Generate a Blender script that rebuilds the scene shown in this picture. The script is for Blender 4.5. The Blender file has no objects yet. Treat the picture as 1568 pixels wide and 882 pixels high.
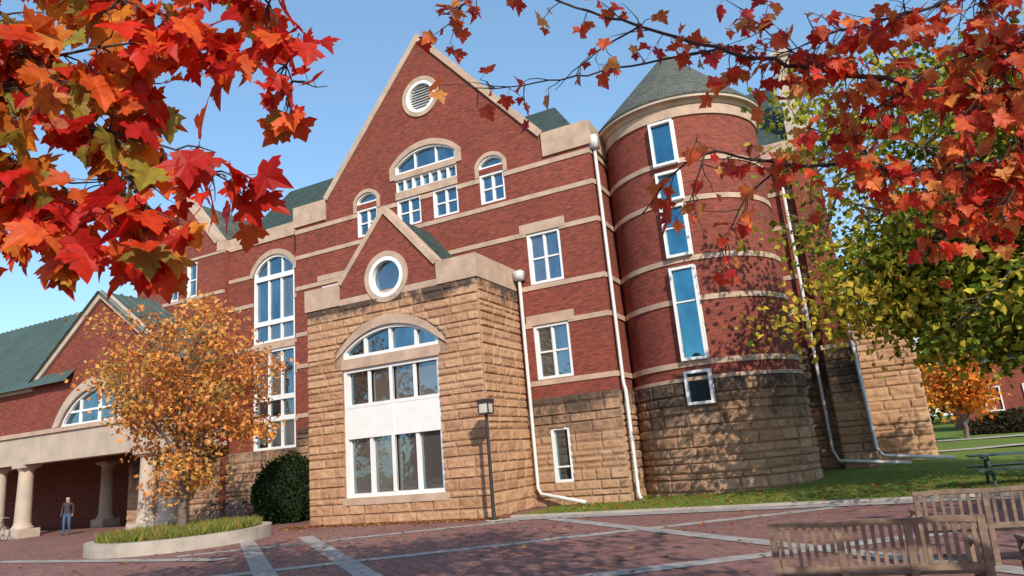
import bpy, math, random
import numpy as np
from mathutils import Vector, Matrix

random.seed(7)
sc = bpy.context.scene
sc.view_settings.view_transform = 'Standard'
try: sc.view_settings.look = 'None'
except Exception: pass
sc.view_settings.exposure = 0
COL = sc.collection

# ---------------------------------------------------------------- materials
def newmat(name):
    m = bpy.data.materials.new(name); m.use_nodes = True
    nt = m.node_tree; nt.nodes.clear()
    out = nt.nodes.new('ShaderNodeOutputMaterial')
    b = nt.nodes.new('ShaderNodeBsdfPrincipled')
    nt.links.new(b.outputs[0], out.inputs[0])
    return m, nt, b, out
def N(nt, t, **kw):
    n = nt.nodes.new(t)
    for k, v in kw.items(): setattr(n, k, v)
    return n
def noise(nt, vec, scale, detail=4, rough=.6):
    n = N(nt, 'ShaderNodeTexNoise'); n.inputs['Scale'].default_value = scale
    n.inputs['Detail'].default_value = detail; n.inputs['Roughness'].default_value = rough
    if vec is not None: nt.links.new(vec, n.inputs['Vector'])
    return n.outputs['Fac']
def ramp(nt, fac, stops):
    r = N(nt, 'ShaderNodeValToRGB')
    el = r.color_ramp.elements
    el[0].position, el[0].color = stops[0][0], (*stops[0][1], 1)
    el[1].position, el[1].color = stops[1][0], (*stops[1][1], 1)
    for p, c in stops[2:]:
        e = el.new(p); e.color = (*c, 1)
    nt.links.new(fac, r.inputs[0]); return r.outputs[0]
def mixc(nt, fac, a, b, mode='MIX'):
    n = N(nt, 'ShaderNodeMix', data_type='RGBA', blend_type=mode)
    for sock, v in ((n.inputs[0], fac), (n.inputs[6], a), (n.inputs[7], b)):
        if isinstance(v, (int, float)): sock.default_value = v
        elif isinstance(v, tuple): sock.default_value = (*v, 1)
        else: nt.links.new(v, sock)
    return n.outputs[2]
def math_(nt, op, a, b=0.0, clamp=False):
    n = N(nt, 'ShaderNodeMath', operation=op); n.use_clamp = clamp
    for i, v in enumerate((a, b)):
        if isinstance(v, (int, float)): n.inputs[i].default_value = v
        else: nt.links.new(v, n.inputs[i])
    return n.outputs[0]
def bump(nt, b, h, strength, dist):
    n = N(nt, 'ShaderNodeBump'); n.inputs['Strength'].default_value = strength
    n.inputs['Distance'].default_value = dist
    nt.links.new(h, n.inputs['Height']); nt.links.new(n.outputs[0], b.inputs['Normal'])
def uvout(nt): return N(nt, 'ShaderNodeTexCoord').outputs['UV']
def posout(nt): return N(nt, 'ShaderNodeNewGeometry').outputs['Position']
def mapping(nt, vec, scale=(1,1,1), rot=(0,0,0)):
    n = N(nt, 'ShaderNodeMapping'); n.inputs['Scale'].default_value = scale
    n.inputs['Rotation'].default_value = rot; nt.links.new(vec, n.inputs['Vector']); return n.outputs[0]

def plain(name, c, rough=.6, var=.15, nscale=3.0, metal=0.0, bmp=0.0):
    m, nt, b, o = newmat(name)
    f = noise(nt, posout(nt), nscale, 4)
    lo = tuple(x*(1-var) for x in c); hi = tuple(min(1, x*(1+var)) for x in c)
    nt.links.new(ramp(nt, f, [(.3, lo), (.7, hi)]), b.inputs['Base Color'])
    b.inputs['Roughness'].default_value = rough; b.inputs['Metallic'].default_value = metal
    if bmp: bump(nt, b, noise(nt, posout(nt), nscale*8, 3), .6, bmp)
    return m

def brickmat(name, c1, c2, mortar, bw=.215, rh=.075, ms=.007, vec=None, rough=.85, big=.18, tscale=1.0):
    m, nt, b, o = newmat(name)
    v = uvout(nt) if vec is None else vec(nt)
    t = N(nt, 'ShaderNodeTexBrick'); nt.links.new(v, t.inputs['Vector'])
    t.inputs['Scale'].default_value = 1; t.inputs['Mortar Size'].default_value = ms
    t.inputs['Mortar Smooth'].default_value = .2
    t.inputs['Brick Width'].default_value = bw; t.inputs['Row Height'].default_value = rh
    t.inputs['Color1'].default_value = (*c1, 1); t.inputs['Color2'].default_value = (*c2, 1)
    t.inputs['Mortar'].default_value = (*mortar, 1)
    n1 = noise(nt, posout(nt), .45, 4)
    n2 = noise(nt, mapping(nt, v, (4, 12, 1)), 1.0, 2)
    k = math_(nt, 'ADD', math_(nt, 'MULTIPLY', n1, big*2), 1-big)
    k = math_(nt, 'MULTIPLY', k, math_(nt, 'ADD', math_(nt, 'MULTIPLY', n2, .9), .55))
    kc = N(nt, 'ShaderNodeCombineColor')
    for i in range(3): nt.links.new(k, kc.inputs[i])
    nt.links.new(mixc(nt, 1.0, t.outputs['Color'], kc.outputs[0], 'MULTIPLY'), b.inputs['Base Color'])
    b.inputs['Roughness'].default_value = rough
    b.inputs['Specular IOR Level'].default_value = .2
    h = math_(nt, 'SUBTRACT', 1.0, t.outputs['Fac'])
    bump(nt, b, h, .5, .01)
    return m

M_BRICK = brickmat('red_brick', (.275,.058,.036), (.165,.036,.026), (.21,.105,.075), big=.24)
M_PAVER = brickmat('brick_paving', (.29,.135,.11), (.19,.09,.08), (.16,.11,.095), .2, .1, .008,
                   vec=lambda nt: mapping(nt, posout(nt), (1,1,1), (0,0,math.radians(48))), big=.35)
M_SLATE = brickmat('slate_shingles', (.055,.082,.07), (.035,.055,.05), (.02,.025,.025), .3, .18, .012, big=.25)
M_SLATE2 = brickmat('weathered_slate_shingles', (.125,.125,.10), (.08,.085,.075), (.04,.04,.035), .28, .17, .012, big=.3)

def stonemat(name, ztop, zlen, strength, cols=((.46,.29,.185), (.33,.195,.125), (.52,.37,.26)), gw=.75, r0=.50, r1=.68):
    m, nt, b, o = newmat(name)
    att = N(nt, 'ShaderNodeAttribute'); att.attribute_name = 'tint'
    sep = N(nt, 'ShaderNodeSeparateColor'); nt.links.new(att.outputs['Color'], sep.inputs[0])
    base = ramp(nt, sep.outputs[0], [(0, cols[1]), (.5, cols[0]), (1, cols[2])])
    p = posout(nt)
    n1 = noise(nt, p, 5, 5, .7)
    base = mixc(nt, 1.0, base, ramp(nt, n1, [(.25, (.68,.64,.6)), (.75, (1.2,1.18,1.15))]), 'MULTIPLY')
    base = mixc(nt, sep.outputs[1], (.28,.18,.12), base)
    sp = N(nt, 'ShaderNodeSeparateXYZ'); nt.links.new(p, sp.inputs[0])
    g = math_(nt, 'MULTIPLY', math_(nt, 'SUBTRACT', sp.outputs[2], ztop-zlen), 1/zlen, True)
    ns = noise(nt, mapping(nt, p, (.9, .9, .35)), 1.0, 5, .65)
    ns2 = noise(nt, p, 7, 3, .7)
    s = math_(nt, 'ADD', math_(nt, 'MULTIPLY', g, gw), math_(nt, 'ADD', math_(nt, 'MULTIPLY', ns, 1.5), math_(nt, 'MULTIPLY', ns2, .45)))
    s = math_(nt, 'ADD', s, math_(nt, 'MULTIPLY', sep.outputs[2], -.16))
    st = ramp(nt, math_(nt, 'MULTIPLY', s, .45), [(r0, (0,0,0)), (r1, (1,1,1))])
    stv = math_(nt, 'MULTIPLY', st, strength)
    base = mixc(nt, stv, base, (.055,.042,.035))
    nt.links.new(base, b.inputs['Base Color']); b.inputs['Roughness'].default_value = .9
    b.inputs['Specular IOR Level'].default_value = .2
    bump(nt, b, noise(nt, p, 20, 4, .75), .8, .025)
    return m
M_BAY = stonemat('rock_faced_ashlar_bay', 7.9, 1.1, .9, ((.50,.285,.165), (.38,.21,.125), (.55,.35,.215)), gw=.72, r0=.535, r1=.64)
M_BASE = stonemat('rock_faced_ashlar_base', 3.9, 2.6, .88, ((.44,.265,.16), (.32,.185,.12), (.49,.325,.215)), gw=.62, r0=.50, r1=.65)
M_PLAINSTONE = stonemat('ashlar_backing', 3.9, .5, .3)
M_TRIM = plain('smooth_sandstone_trim', (.46,.32,.23), .85, .22, 1.6, bmp=.004)
M_TRIM2 = plain('pale_cast_stone', (.47,.37,.285), .85, .15, 1.2, bmp=.003)
M_WHITE = plain('white_paint', (.76,.75,.73), .45, .05, 2)
M_METAL = plain('galvanised_downspout', (.58,.56,.53), .4, .08, 2)
M_DARK = plain('dark_bronze_metal', (.045,.038,.035), .45, .2, 5, metal=.3)
M_GREENROOF = plain('green_standing_seam_metal', (.085,.125,.11), .45, .15, .8, metal=.2)
M_BARK = plain('bark', (.15,.11,.085), .95, .35, 9, bmp=.02)
M_BARKD = plain('dark_twig_bark', (.07,.045,.038), .9, .3, 30)
M_CONC = plain('concrete', (.38,.325,.27), .9, .22, 1.7, bmp=.004)
M_STRIP = plain('paving_band', (.31,.275,.25), .9, .28, 2.5)
M_SOIL = plain('mulch_soil', (.10,.065,.045), 1, .4, 14, bmp=.02)
M_WOOD = plain('weathered_teak', (.23,.155,.11), .8, .4, 9)
M_CEIL = plain('portico_ceiling', (.3,.26,.22), .9, .1)
M_TYRE = plain('tyre_rubber', (.02,.02,.02), .7, .1)
M_BIKE = plain('bicycle_paint', (.06,.09,.2), .3, .1)
M_SKIN = plain('skin', (.45,.27,.2), .6, .05)
M_JEANS = plain('denim', (.05,.09,.18), .9, .2, 30)
M_JACKET = plain('jacket', (.05,.035,.04), .9, .2, 30)
M_HAIR = plain('hair', (.04,.025,.015), .8, .2, 60)
M_TABLE = plain('green_painted_table', (.04,.07,.055), .5, .2)
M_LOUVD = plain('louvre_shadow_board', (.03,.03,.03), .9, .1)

def grassmat():
    m, nt, b, o = newmat('lawn_grass'); p = posout(nt)
    n = noise(nt, p, 1.1, 5, .7); n2 = noise(nt, p, 25, 2)
    c = ramp(nt, n, [(.3, (.085,.14,.022)), (.7, (.17,.23,.04))])
    c = mixc(nt, math_(nt,'MULTIPLY',n2,.4), c, (.2,.19,.06))
    nt.links.new(c, b.inputs['Base Color']); b.inputs['Roughness'].default_value = 1
    b.inputs['Specular IOR Level'].default_value = .1
    bump(nt, b, n2, .8, .05); return m
M_GRASS = grassmat()

def leafmat(name, trans=.35):
    m, nt, b, o = newmat(name)
    a = N(nt, 'ShaderNodeAttribute'); a.attribute_name = 'Col'
    c = a.outputs['Color']; ct = c
    if name == 'maple_leaf':
        c = mixc(nt, 1.0, c, ramp(nt, noise(nt, posout(nt), 35, 3), [(.3,(.75,.65,.6)),(.7,(1.15,1.25,1.2))]), 'MULTIPLY'); ct = c
        b.inputs['Roughness'].default_value = .5; b.inputs['Specular IOR Level'].default_value = .3
        nt.links.new(c, b.inputs['Base Color']); sh = b.outputs[0]
    else:
        nt.nodes.remove(b); d = N(nt, 'ShaderNodeBsdfDiffuse'); nt.links.new(c, d.inputs['Color']); sh = d.outputs[0]
    t = N(nt, 'ShaderNodeBsdfTranslucent'); nt.links.new(ct, t.inputs['Color'])
    mx = N(nt, 'ShaderNodeMixShader'); mx.inputs[0].default_value = trans
    nt.links.new(sh, mx.inputs[1]); nt.links.new(t.outputs[0], mx.inputs[2])
    nt.links.new(mx.outputs[0], o.inputs[0]); return m
M_LEAF = leafmat('leaf', .35)
M_LEAFN = leafmat('maple_leaf', .5)

def glassmat():
    m, nt, b, o = newmat('window_glass')
    a = N(nt, 'ShaderNodeAttribute'); a.attribute_name = 'tint'
    sp = N(nt, 'ShaderNodeSeparateColor'); nt.links.new(a.outputs['Color'], sp.inputs[0])
    c = mixc(nt, sp.outputs[0], (.012,.02,.028), (.42,.33,.27))
    nt.links.new(c, b.inputs['Base Color']); b.inputs['Roughness'].default_value = .3
    g = N(nt, 'ShaderNodeBsdfGlossy'); g.inputs['Roughness'].default_value = .015
    gc = mixc(nt, sp.outputs[1], (.24,.38,.46), (.11,.36,.46))
    # slight unevenness of the pane's gloss tint, from soft noise
    dn = noise(nt, mapping(nt, posout(nt), (1.2,1.2,.5)), 1.3, 4)
    gc = mixc(nt, 1.0, gc, ramp(nt, dn, [(.3,(.6,.65,.7)),(.7,(1.25,1.2,1.15))]), 'MULTIPLY')
    nt.links.new(gc, g.inputs['Color'])
    bp = N(nt, 'ShaderNodeBump'); bp.inputs['Strength'].default_value = .2; bp.inputs['Distance'].default_value = .04
    nt.links.new(noise(nt, posout(nt), 1.6, 2), bp.inputs['Height']); nt.links.new(bp.outputs[0], g.inputs['Normal'])
    mx = N(nt, 'ShaderNodeMixShader')
    nt.links.new(math_(nt, 'SUBTRACT', .68, math_(nt, 'MULTIPLY', sp.outputs[0], .35)), mx.inputs[0])
    nt.links.new(b.outputs[0], mx.inputs[1]); nt.links.new(g.outputs[0], mx.inputs[2])
    nt.links.new(mx.outputs[0], o.inputs[0]); return m
M_GLASS = glassmat()

# ---------------------------------------------------------------- mesh helpers
def empty(name):
    e = bpy.data.objects.new(name, None); COL.objects.link(e); return e
def box_uv(me):
    uv = me.uv_layers.get('UVMap') or me.uv_layers.new(name='UVMap')
    n = len(me.loops)
    if n == 0: return
    vi = np.zeros(n, np.int32); me.loops.foreach_get('vertex_index', vi)
    co = np.zeros(len(me.vertices)*3); me.vertices.foreach_get('co', co); co = co.reshape(-1, 3)
    nr = np.zeros(len(me.polygons)*3); me.polygons.foreach_get('normal', nr); nr = nr.reshape(-1, 3)
    lt = np.zeros(len(me.polygons), np.int32); me.polygons.foreach_get('loop_total', lt)
    nl = np.repeat(nr, lt, axis=0); c = co[vi]
    out = np.zeros((n, 2))
    flat = np.abs(nl[:,2]) > .95; fy = np.abs(nl[:,1]) >= np.abs(nl[:,0])
    sl = 1/np.sqrt(np.maximum(1-nl[:,2]**2, .05))
    out[:,0] = np.where(flat, c[:,0], np.where(fy, c[:,0], c[:,1]))
    out[:,1] = np.where(flat, c[:,1], c[:,2]*sl)
    uv.data.foreach_set('uv', out.ravel())
def mk(name, vs, fs, mat, parent=None, smooth=False, uv=True, cols=None, colname='Col'):
    me = bpy.data.meshes.new(name)
    me.from_pydata([tuple(v) for v in vs] if not isinstance(vs, np.ndarray) else vs.tolist(), [],
                   fs if not isinstance(fs, np.ndarray) else fs.tolist())
    me.update()
    if mat: me.materials.append(mat)
    if uv: box_uv(me)
    if cols is not None:
        a = me.color_attributes.new(colname, 'FLOAT_COLOR', 'POINT')
        a.data.foreach_set('color', np.asarray(cols, dtype=np.float32).ravel())
    if smooth: me.polygons.foreach_set('use_smooth', [True]*len(me.polygons))
    ob = bpy.data.objects.new(name, me); COL.objects.link(ob)
    if parent: ob.parent = parent
    return ob
class B:
    def __init__(s): s.v=[]; s.f=[]; s.c=[]
    def add(s, vs, fs, c=(0,0,0,1)):
        o=len(s.v); s.v+= [tuple(v) for v in vs]; s.f+=[tuple(i+o for i in f) for f in fs]; s.c+=[c]*len(vs)
    def box(s,x0,x1,y0,y1,z0,z1,c=(0,0,0,1)):
        s.add([(x0,y0,z0),(x1,y0,z0),(x1,y1,z0),(x0,y1,z0),(x0,y0,z1),(x1,y0,z1),(x1,y1,z1),(x0,y1,z1)],
              [(0,3,2,1),(4,5,6,7),(0,1,5,4),(1,2,6,5),(2,3,7,6),(3,0,4,7)],c)
    def prism(s,poly,y0,y1,c=(0,0,0,1)):
        n=len(poly); a=sum(poly[i][0]*poly[(i+1)%n][1]-poly[(i+1)%n][0]*poly[i][1] for i in range(n))
        if a<0: poly=poly[::-1]
        vs=[(x,y0,z) for x,z in poly]+[(x,y1,z) for x,z in poly]
        fs=[tuple(range(n)), tuple(range(2*n-1,n-1,-1))]+[(i,n+i,n+(i+1)%n,(i+1)%n) for i in range(n)]
        s.add(vs,fs,c)
    def ring(s,outer,inner,y0,y1,closed=True):
        n=len(outer); vs=[(x,y0,z) for x,z in outer]+[(x,y0,z) for x,z in inner]+[(x,y1,z) for x,z in outer]+[(x,y1,z) for x,z in inner]
        fs=[]
        for i in range(n if closed else n-1):
            j=(i+1)%n
            fs+=[(i,j,n+j,n+i),(2*n+i,3*n+i,3*n+j,2*n+j),(i,2*n+i,2*n+j,j),(n+i,n+j,3*n+j,3*n+i)]
        if not closed: fs+=[(0,n,3*n,2*n),(n-1,3*n-1,4*n-1,2*n-1)]
        s.add(vs,fs)
    def tube(s,pts,rad,sides=8,cap=True):
        pts=[Vector(p) for p in pts]; n=len(pts)
        if not hasattr(rad,'__len__'): rad=[rad]*n
        vs=[];up=None
        for i,p in enumerate(pts):
            d=(pts[min(i+1,n-1)]-pts[max(i-1,0)])
            if d.length<1e-6: d=Vector((0,0,1))
            d.normalize()
            if up is None: up=Vector((1,0,0)) if abs(d.x)<.8 else Vector((0,1,0))
            a=(up-d*up.dot(d)); 
            if a.length<1e-4: a=d.orthogonal()
            a.normalize(); up=a; b=d.cross(a)
            for k in range(sides):
                t=2*math.pi*k/sides; vs.append(p+(a*math.cos(t)+b*math.sin(t))*rad[i])
        fs=[]
        for i in range(n-1):
            for k in range(sides):
                k2=(k+1)%sides; fs.append((i*sides+k,i*sides+k2,(i+1)*sides+k2,(i+1)*sides+k))
        if cap: fs+=[tuple(range(sides))[::-1],tuple((n-1)*sides+k for k in range(sides))]
        s.add(vs,fs)
    def obox(s,c,ax,ay,az):
        c=Vector(c);ax=Vector(ax);ay=Vector(ay);az=Vector(az)
        vs=[c+ax*i+ay*j+az*k for k in(-1,1) for i,j in((-1,-1),(1,-1),(1,1),(-1,1))]
        s.add(vs,[(0,3,2,1),(4,5,6,7),(0,1,5,4),(1,2,6,5),(2,3,7,6),(3,0,4,7)])
    def build(s,name,mat,parent=None,smooth=False,tint=False):
        return mk(name,s.v,s.f,mat,parent,smooth,cols=s.c if tint else None,colname='tint')

def rectp(x0,x1,z0,z1): return [(x0,z0),(x1,z0),(x1,z1),(x0,z1)]
def arcpts(x0,x1,zs,zt,n=18):
    c=(x1-x0)/2;h=zt-zs;Rr=(c*c+h*h)/(2*h);zc=zt-Rr;xc=(x0+x1)/2
    a0=math.atan2(zs-zc,c);a1=math.pi-a0
    return [(xc+Rr*math.cos(a0+(a1-a0)*i/n),zc+Rr*math.sin(a0+(a1-a0)*i/n)) for i in range(n+1)]
def archp(x0,x1,z0,zs,zt,n=18): return [(x0,z0),(x1,z0)]+arcpts(x0,x1,zs,zt,n)
def circp(cx,cz,r,n=36): return [(cx+r*math.cos(2*math.pi*i/n),cz+r*math.sin(2*math.pi*i/n)) for i in range(n)]
def arch_top(op,x):
    _,x0,x1,z0,zs,zt=op; c=(x1-x0)/2;h=zt-zs;Rr=(c*c+h*h)/(2*h);zc=zt-Rr;dx=x-(x0+x1)/2
    return zc+math.sqrt(max(Rr*Rr-dx*dx,0))

def boolean(ob, polys, y0, y1):
    cb=B()
    for p in polys: cb.prism(p,y0,y1)
    c=cb.build('cut',None)
    m=ob.modifiers.new('b','BOOLEAN'); m.object=c; m.operation='DIFFERENCE'; m.solver='EXACT'
    dg=bpy.context.evaluated_depsgraph_get()
    me=bpy.data.meshes.new_from_object(ob.evaluated_get(dg))
    ob.modifiers.clear(); ob.data=me; box_uv(me)
    bpy.data.objects.remove(c); return ob

def vnoise(x,y,seed):
    rs=np.random.RandomState(seed); g=rs.rand(256,256)
    xi=np.floor(x).astype(int); yi=np.floor(y).astype(int); fx=x-xi; fy=y-yi
    fx=fx*fx*(3-2*fx); fy=fy*fy*(3-2*fy)
    a=g[xi%256,yi%256]; b=g[(xi+1)%256,yi%256]; c=g[xi%256,(yi+1)%256]; d=g[(xi+1)%256,(yi+1)%256]
    return (a*(1-fx)+b*fx)*(1-fy)+(c*(1-fx)+d*fx)*fy

def ashlar(name,u0,u1,z0,z1,fn,ops,mat,parent,seed=1,step=.05,amp=.08,blk=(.45,1.1)):
    rs=np.random.RandomState(seed)
    hs=[z0]; 
    while hs[-1]<z1-.2: hs.append(hs[-1]+rs.choice([.2,.3,.3,.38]))
    hs[-1]=z1; hs=np.array(hs)
    nu=max(2,int((u1-u0)/step)); nz=max(2,int((z1-z0)/step))
    U,Z=np.meshgrid(np.linspace(u0,u1,nu+1),np.linspace(z0,z1,nz+1))
    k=np.clip(np.searchsorted(hs,Z,side='right')-1,0,len(hs)-2)
    de=np.minimum(Z-hs[k],hs[k+1]-Z); tint=np.zeros_like(Z); tilt=np.zeros_like(Z); off=np.zeros_like(Z)
    for r in range(len(hs)-1):
        es=[u0]
        while es[-1]<u1-.3: es.append(es[-1]+rs.uniform(*blk))
        es[-1]=u1; es=np.array(es); m=k==r; u=U[m]
        j=np.clip(np.searchsorted(es,u,side='right')-1,0,len(es)-2)
        de[m]=np.minimum(de[m],np.minimum(u-es[j],es[j+1]-u))
        tv=rs.rand(len(es)); tint[m]=tv[j]; ov=rs.rand(len(es)); off[m]=ov[j]
        tt=rs.uniform(-1,1,len(es)); tilt[m]=tt[j]*((Z[m]-hs[r])/(hs[r+1]-hs[r])-.5)
    prof=np.clip(de/.055,0,1); prof=prof*prof*(3-2*prof)
    rock=vnoise(U*5+seed*7,Z*7,seed+3)*.6+vnoise(U*13,Z*15+seed,seed+5)*.4
    D=.008+prof*amp*(.25+.6*rock+.35*off+.3*tilt)
    edge=(U<u0+1e-6)|(U>u1-1e-6)|(Z<z0+1e-6)|(Z>z1-1e-6); D[edge]=-.01
    X,Y,Zz=fn(U,Z,D)
    V=np.stack([X,Y,Zz],-1).reshape(-1,3)
    cu=(U[:-1,:-1]+U[1:,1:])/2; cz=(Z[:-1,:-1]+Z[1:,1:])/2
    keep=np.ones_like(cu,bool)
    for op in ops:
        if op[0]=='r': keep&=~((cu>op[1])&(cu<op[2])&(cz>op[3])&(cz<op[4]))
        else:
            _,x0,x1,a0,zs,zt=op; c=(x1-x0)/2;h=zt-zs;Rr=(c*c+h*h)/(2*h);zc=zt-Rr
            top=zc+np.sqrt(np.maximum(Rr*Rr-(cu-(x0+x1)/2)**2,0))
            keep&=~((cu>x0)&(cu<x1)&(cz>a0)&(cz<top))
    idx=np.arange((nz+1)*(nu+1)).reshape(nz+1,nu+1)
    F=np.stack([idx[:-1,:-1],idx[:-1,1:],idx[1:,1:],idx[1:,:-1]],-1)[keep]
    C=np.stack([tint*.8+rock*.2,.3+.7*prof,off,np.ones_like(tint)],-1).reshape(-1,4)
    return mk(name,V,F,mat,parent,smooth=False,uv=False,cols=C,colname='tint')

class Win:
    def __init__(s): s.fr=B(); s.gl=B(); s.blue=0
    def pane(s,x0,x1,z0,z1,y,t=None):
        if t is None: t=random.choice([0,0,0,.1,.25,.5])
        elif t>0: t=max(0,t+random.uniform(-.12,.2))
        tx=random.uniform(-.006,.006); tz=random.uniform(-.006,.006)
        s.gl.add([(x0,y,z0),(x1,y+tx,z0),(x1,y+tx+tz,z1),(x0,y+tz,z1)],[(0,1,2,3)],(t,s.blue,t,1))
    def rect(s,x0,x1,z0,z1,y,cols=1,rows=1,w=.08,bar=.05,sash=False,t=None,dep=.14,mid=None,proud=.03):
        f=s.fr
        f.box(x0,x0+w,y-proud,y+dep,z0,z1); f.box(x1-w,x1,y-proud,y+dep,z0,z1)
        f.box(x0+w,x1-w,y-proud,y+dep,z0,z0+w); f.box(x0+w,x1-w,y-proud,y+dep,z1-w,z1)
        xs=[x0+w+(x1-x0-2*w)*i/cols for i in range(cols+1)]; zs=[z0+w+(z1-z0-2*w)*i/rows for i in range(rows+1)]
        if mid: zs=[z0+w,mid,z1-w]; rows=2
        for i in range(1,cols): f.box(xs[i]-bar/2,xs[i]+bar/2,y+.02,y+dep-.002,z0+w,z1-w)
        for i in range(cols):
            a=xs[i]+(bar/2 if i else 0); b=xs[i+1]-(bar/2 if i<cols-1 else 0)
            for j in range(1,rows): f.box(a,b,y+.035,y+dep-.004,zs[j]-bar/2,zs[j]+bar/2)
            if sash:
                zm=(z0+z1)/2; f.box(a,b,y+.04,y+dep-.004,zm-.03,zm+.03)
                for q in (a,b-.035): f.box(q,q+.035,y+.05,y+dep-.006,z0+w,z1-w)
            for j in range(rows): s.pane(xs[i],xs[i+1],zs[j],zs[j+1],y+dep-.03,t)
    def arch(s,x0,x1,z0,zs,zt,y,mull=(),w=.09,bar=.06,dep=.14,bars=(),proud=.03):
        o=archp(x0,x1,z0,zs,zt); i=archp(x0+w,x1-w,z0+w,zs+.2*w,zt-w)
        s.fr.ring(o,i,y-proud,y+dep)
        xs=[x0]+list(mull)+[x1]
        for m in mull:
            s.fr.box(m-bar/2,m+bar/2,y+.02,y+dep-.002,z0+w,arch_top(('a',x0,x1,z0,zs,zt),m)-w*.9)
        for q in bars: s.fr.box(x0+w,x1-w,y+.035,y+dep-.004,q-bar/2,q+bar/2)
        for k in range(len(xs)-1):
            a,b=xs[k]+.01,xs[k+1]-.01
            pts=[(a,z0+.02),(b,z0+.02)]+[(a+(b-a)*q/8,arch_top(('a',x0,x1,z0,zs,zt),a+(b-a)*q/8)-.03) for q in range(8,-1,-1)]
            t=random.choice([0,0,.1]); tx=random.uniform(-.006,.006)
            s.gl.add([(p[0],y+dep-.03+(p[0]-a)*tx,p[1]) for p in pts],[tuple(range(len(pts)))],(t,s.blue,t,1))

# =====================================================================
# BRICK ACADEMIC HALL
# =====================================================================
hall=empty('brick_academic_hall')
W=Win(); TR=B()
XC=-14.32
YM=22.5
gable=[(-21.48,3.7),(-7.13,3.7),(-7.13,13.55),(XC+5.35,13.55),(XC,19.9),(XC-5.35,13.55),(-21.48,13.55)]
ops_m=[('r',-9.99,-8.64,7.88,9.86),('r',-10.06,-8.66,4.36,6.34),
       ('r',-15.82,-14.62,11.46,12.68),('r',-14.02,-12.82,11.46,12.68),
       ('r',-15.84,-12.8,13.02,13.56),('a',-15.84,-12.8,13.82,14.2,14.78),
       ('r',-11.8,-10.7,11.5,12.74),('a',-11.8,-10.7,12.98,13.14,13.46),
       ('r',2*XC+10.7,2*XC+11.8,11.5,12.74),('a',2*XC+10.7,2*XC+11.8,12.98,13.14,13.46),
       ('r',-20.0,-18.4,9.0,9.72)]
def poly(op): return rectp(*op[1:]) if op[0]=='r' else archp(*op[1:])
g=B(); g.prism(gable,YM,YM+.5); gw=g.build('front_gable_wall',M_BRICK,hall)
boolean(gw,[poly(o) for o in ops_m]+[circp(XC,17.1,.66)],YM-.3,YM+.28)
b=B(); b.box(-21.48,-7.13,YM+.5,36,0,13.3); b.build('main_block_walls',M_BRICK,hall)
def bands(x0,x1,y,zs,ops,proud=.035,side=None,gab=None):
    for zc,h in zs:
        iv=[(x0,x1)]
        for op in ops:
            if op[3]<zc+h/2 and (op[4] if op[0]=='r' else op[5])>zc-h/2:
                new=[]
                for a,c in iv:
                    if op[2]<=a or op[1]>=c: new.append((a,c)); continue
                    if op[1]>a: new.append((a,op[1]))
                    if op[2]<c: new.append((op[2],c))
                iv=new
        for a,c in iv: TR.box(a,c,y-proud,y+.1,zc-h/2,zc+h/2)
        if side is not None: TR.box(x1-.1,x1+proud,y+.1,side,zc-h/2,zc+h/2)
BZ=[(12.52,.19),(11.3,.18),(9.86,.18),(7.76,.18),(6.36,.18),(4.24,.18)]
bayop=('r',-18.2,-10.5,0,8.4)
bands(-21.5,-7.11,YM,BZ,ops_m+[bayop],side=25.15)
TR.box(-10.25,-8.4,YM-.045,YM+.1,9.865,10.25); TR.box(-10.3,-8.42,YM-.045,YM+.1,6.345,6.72)
TR.box(-20.2,-18.1,YM-.045,YM+.1,9.962,10.2)
for a,c in ((-21.56,XC-5.35),(XC+5.35,-7.03)):
    TR.box(a,c,YM-.08,YM+.65,12.75,13.72)
TR.box(-7.15,-7.03,YM+.65,25.2,12.75,13.72)
def rake(bat,cx,hw,z0,z1,y0,y1,th=.3,below=.0):
    s=math.hypot(hw,z1-z0); nx=(z1-z0)/s; nz=hw/s
    for sg in (-1,1):
        a=(cx+sg*hw,z0); t=(cx,z1)
        P_=[(a[0]-sg*nx*below,a[1]-nz*below),(a[0]+sg*nx*th,a[1]+nz*th*1.0),(cx,z1+th/nz),(cx,z1-below/nz)]
        bat.prism(P_,y0,y1)
rake(TR,XC,5.35,13.72,20.05-.05,YM-.09,YM+.66,.12,.15)
TR.ring(circp(XC,17.1,.93),circp(XC,17.1,.74),YM-.06,YM+.1)
W.fr.ring(circp(XC,17.1,.74),circp(XC,17.1,.60),YM-.05,YM+.2)
b=B(); b.prism(circp(XC,17.1,.655),YM+.2,YM+.25); b.build('louvre_shade_disc',M_LOUVD,hall)  # near-black disc stands in for the shade behind the slats
for i in range(9):
    z=17.1-.50+i*.125; hw=math.sqrt(max(.61**2-(z-17.1)**2,.01))
    W.fr.obox((XC,YM+.08,z),(hw,0,0),(0,.012,-.012),(0,.006,.010))
def surround(x0,x1,z0,zs,zt,y,th=.26,proud=.05):
    o=arcpts(x0-th,x1+th,zs,zt+th); i=arcpts(x0,x1,zs,zt)
    TR.ring(o,i,y-proud,y+.1,False)
    if z0<zs-.05:
        TR.box(x0-th,x0,y-proud,y+.1,z0,zs-.002); TR.box(x1,x1+th,y-proud,y+.1,z0,zs-.002)
surround(-15.84,-12.8,13.62,14.2,14.78,YM)
for q in (-11.8,2*XC+10.7): surround(q,q+1.1,12.64,13.14,13.46,YM,.16)
TR.box(-15.84,-12.8,YM-.045,YM+.12,13.562,13.818); TR.box(-15.84,-12.8,YM-.045,YM+.12,12.685,13.018)
yw=YM+.05
W.arch(-15.84,-12.8,13.82,14.2,14.78,yw,(-14.85,-13.8),bars=())
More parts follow.
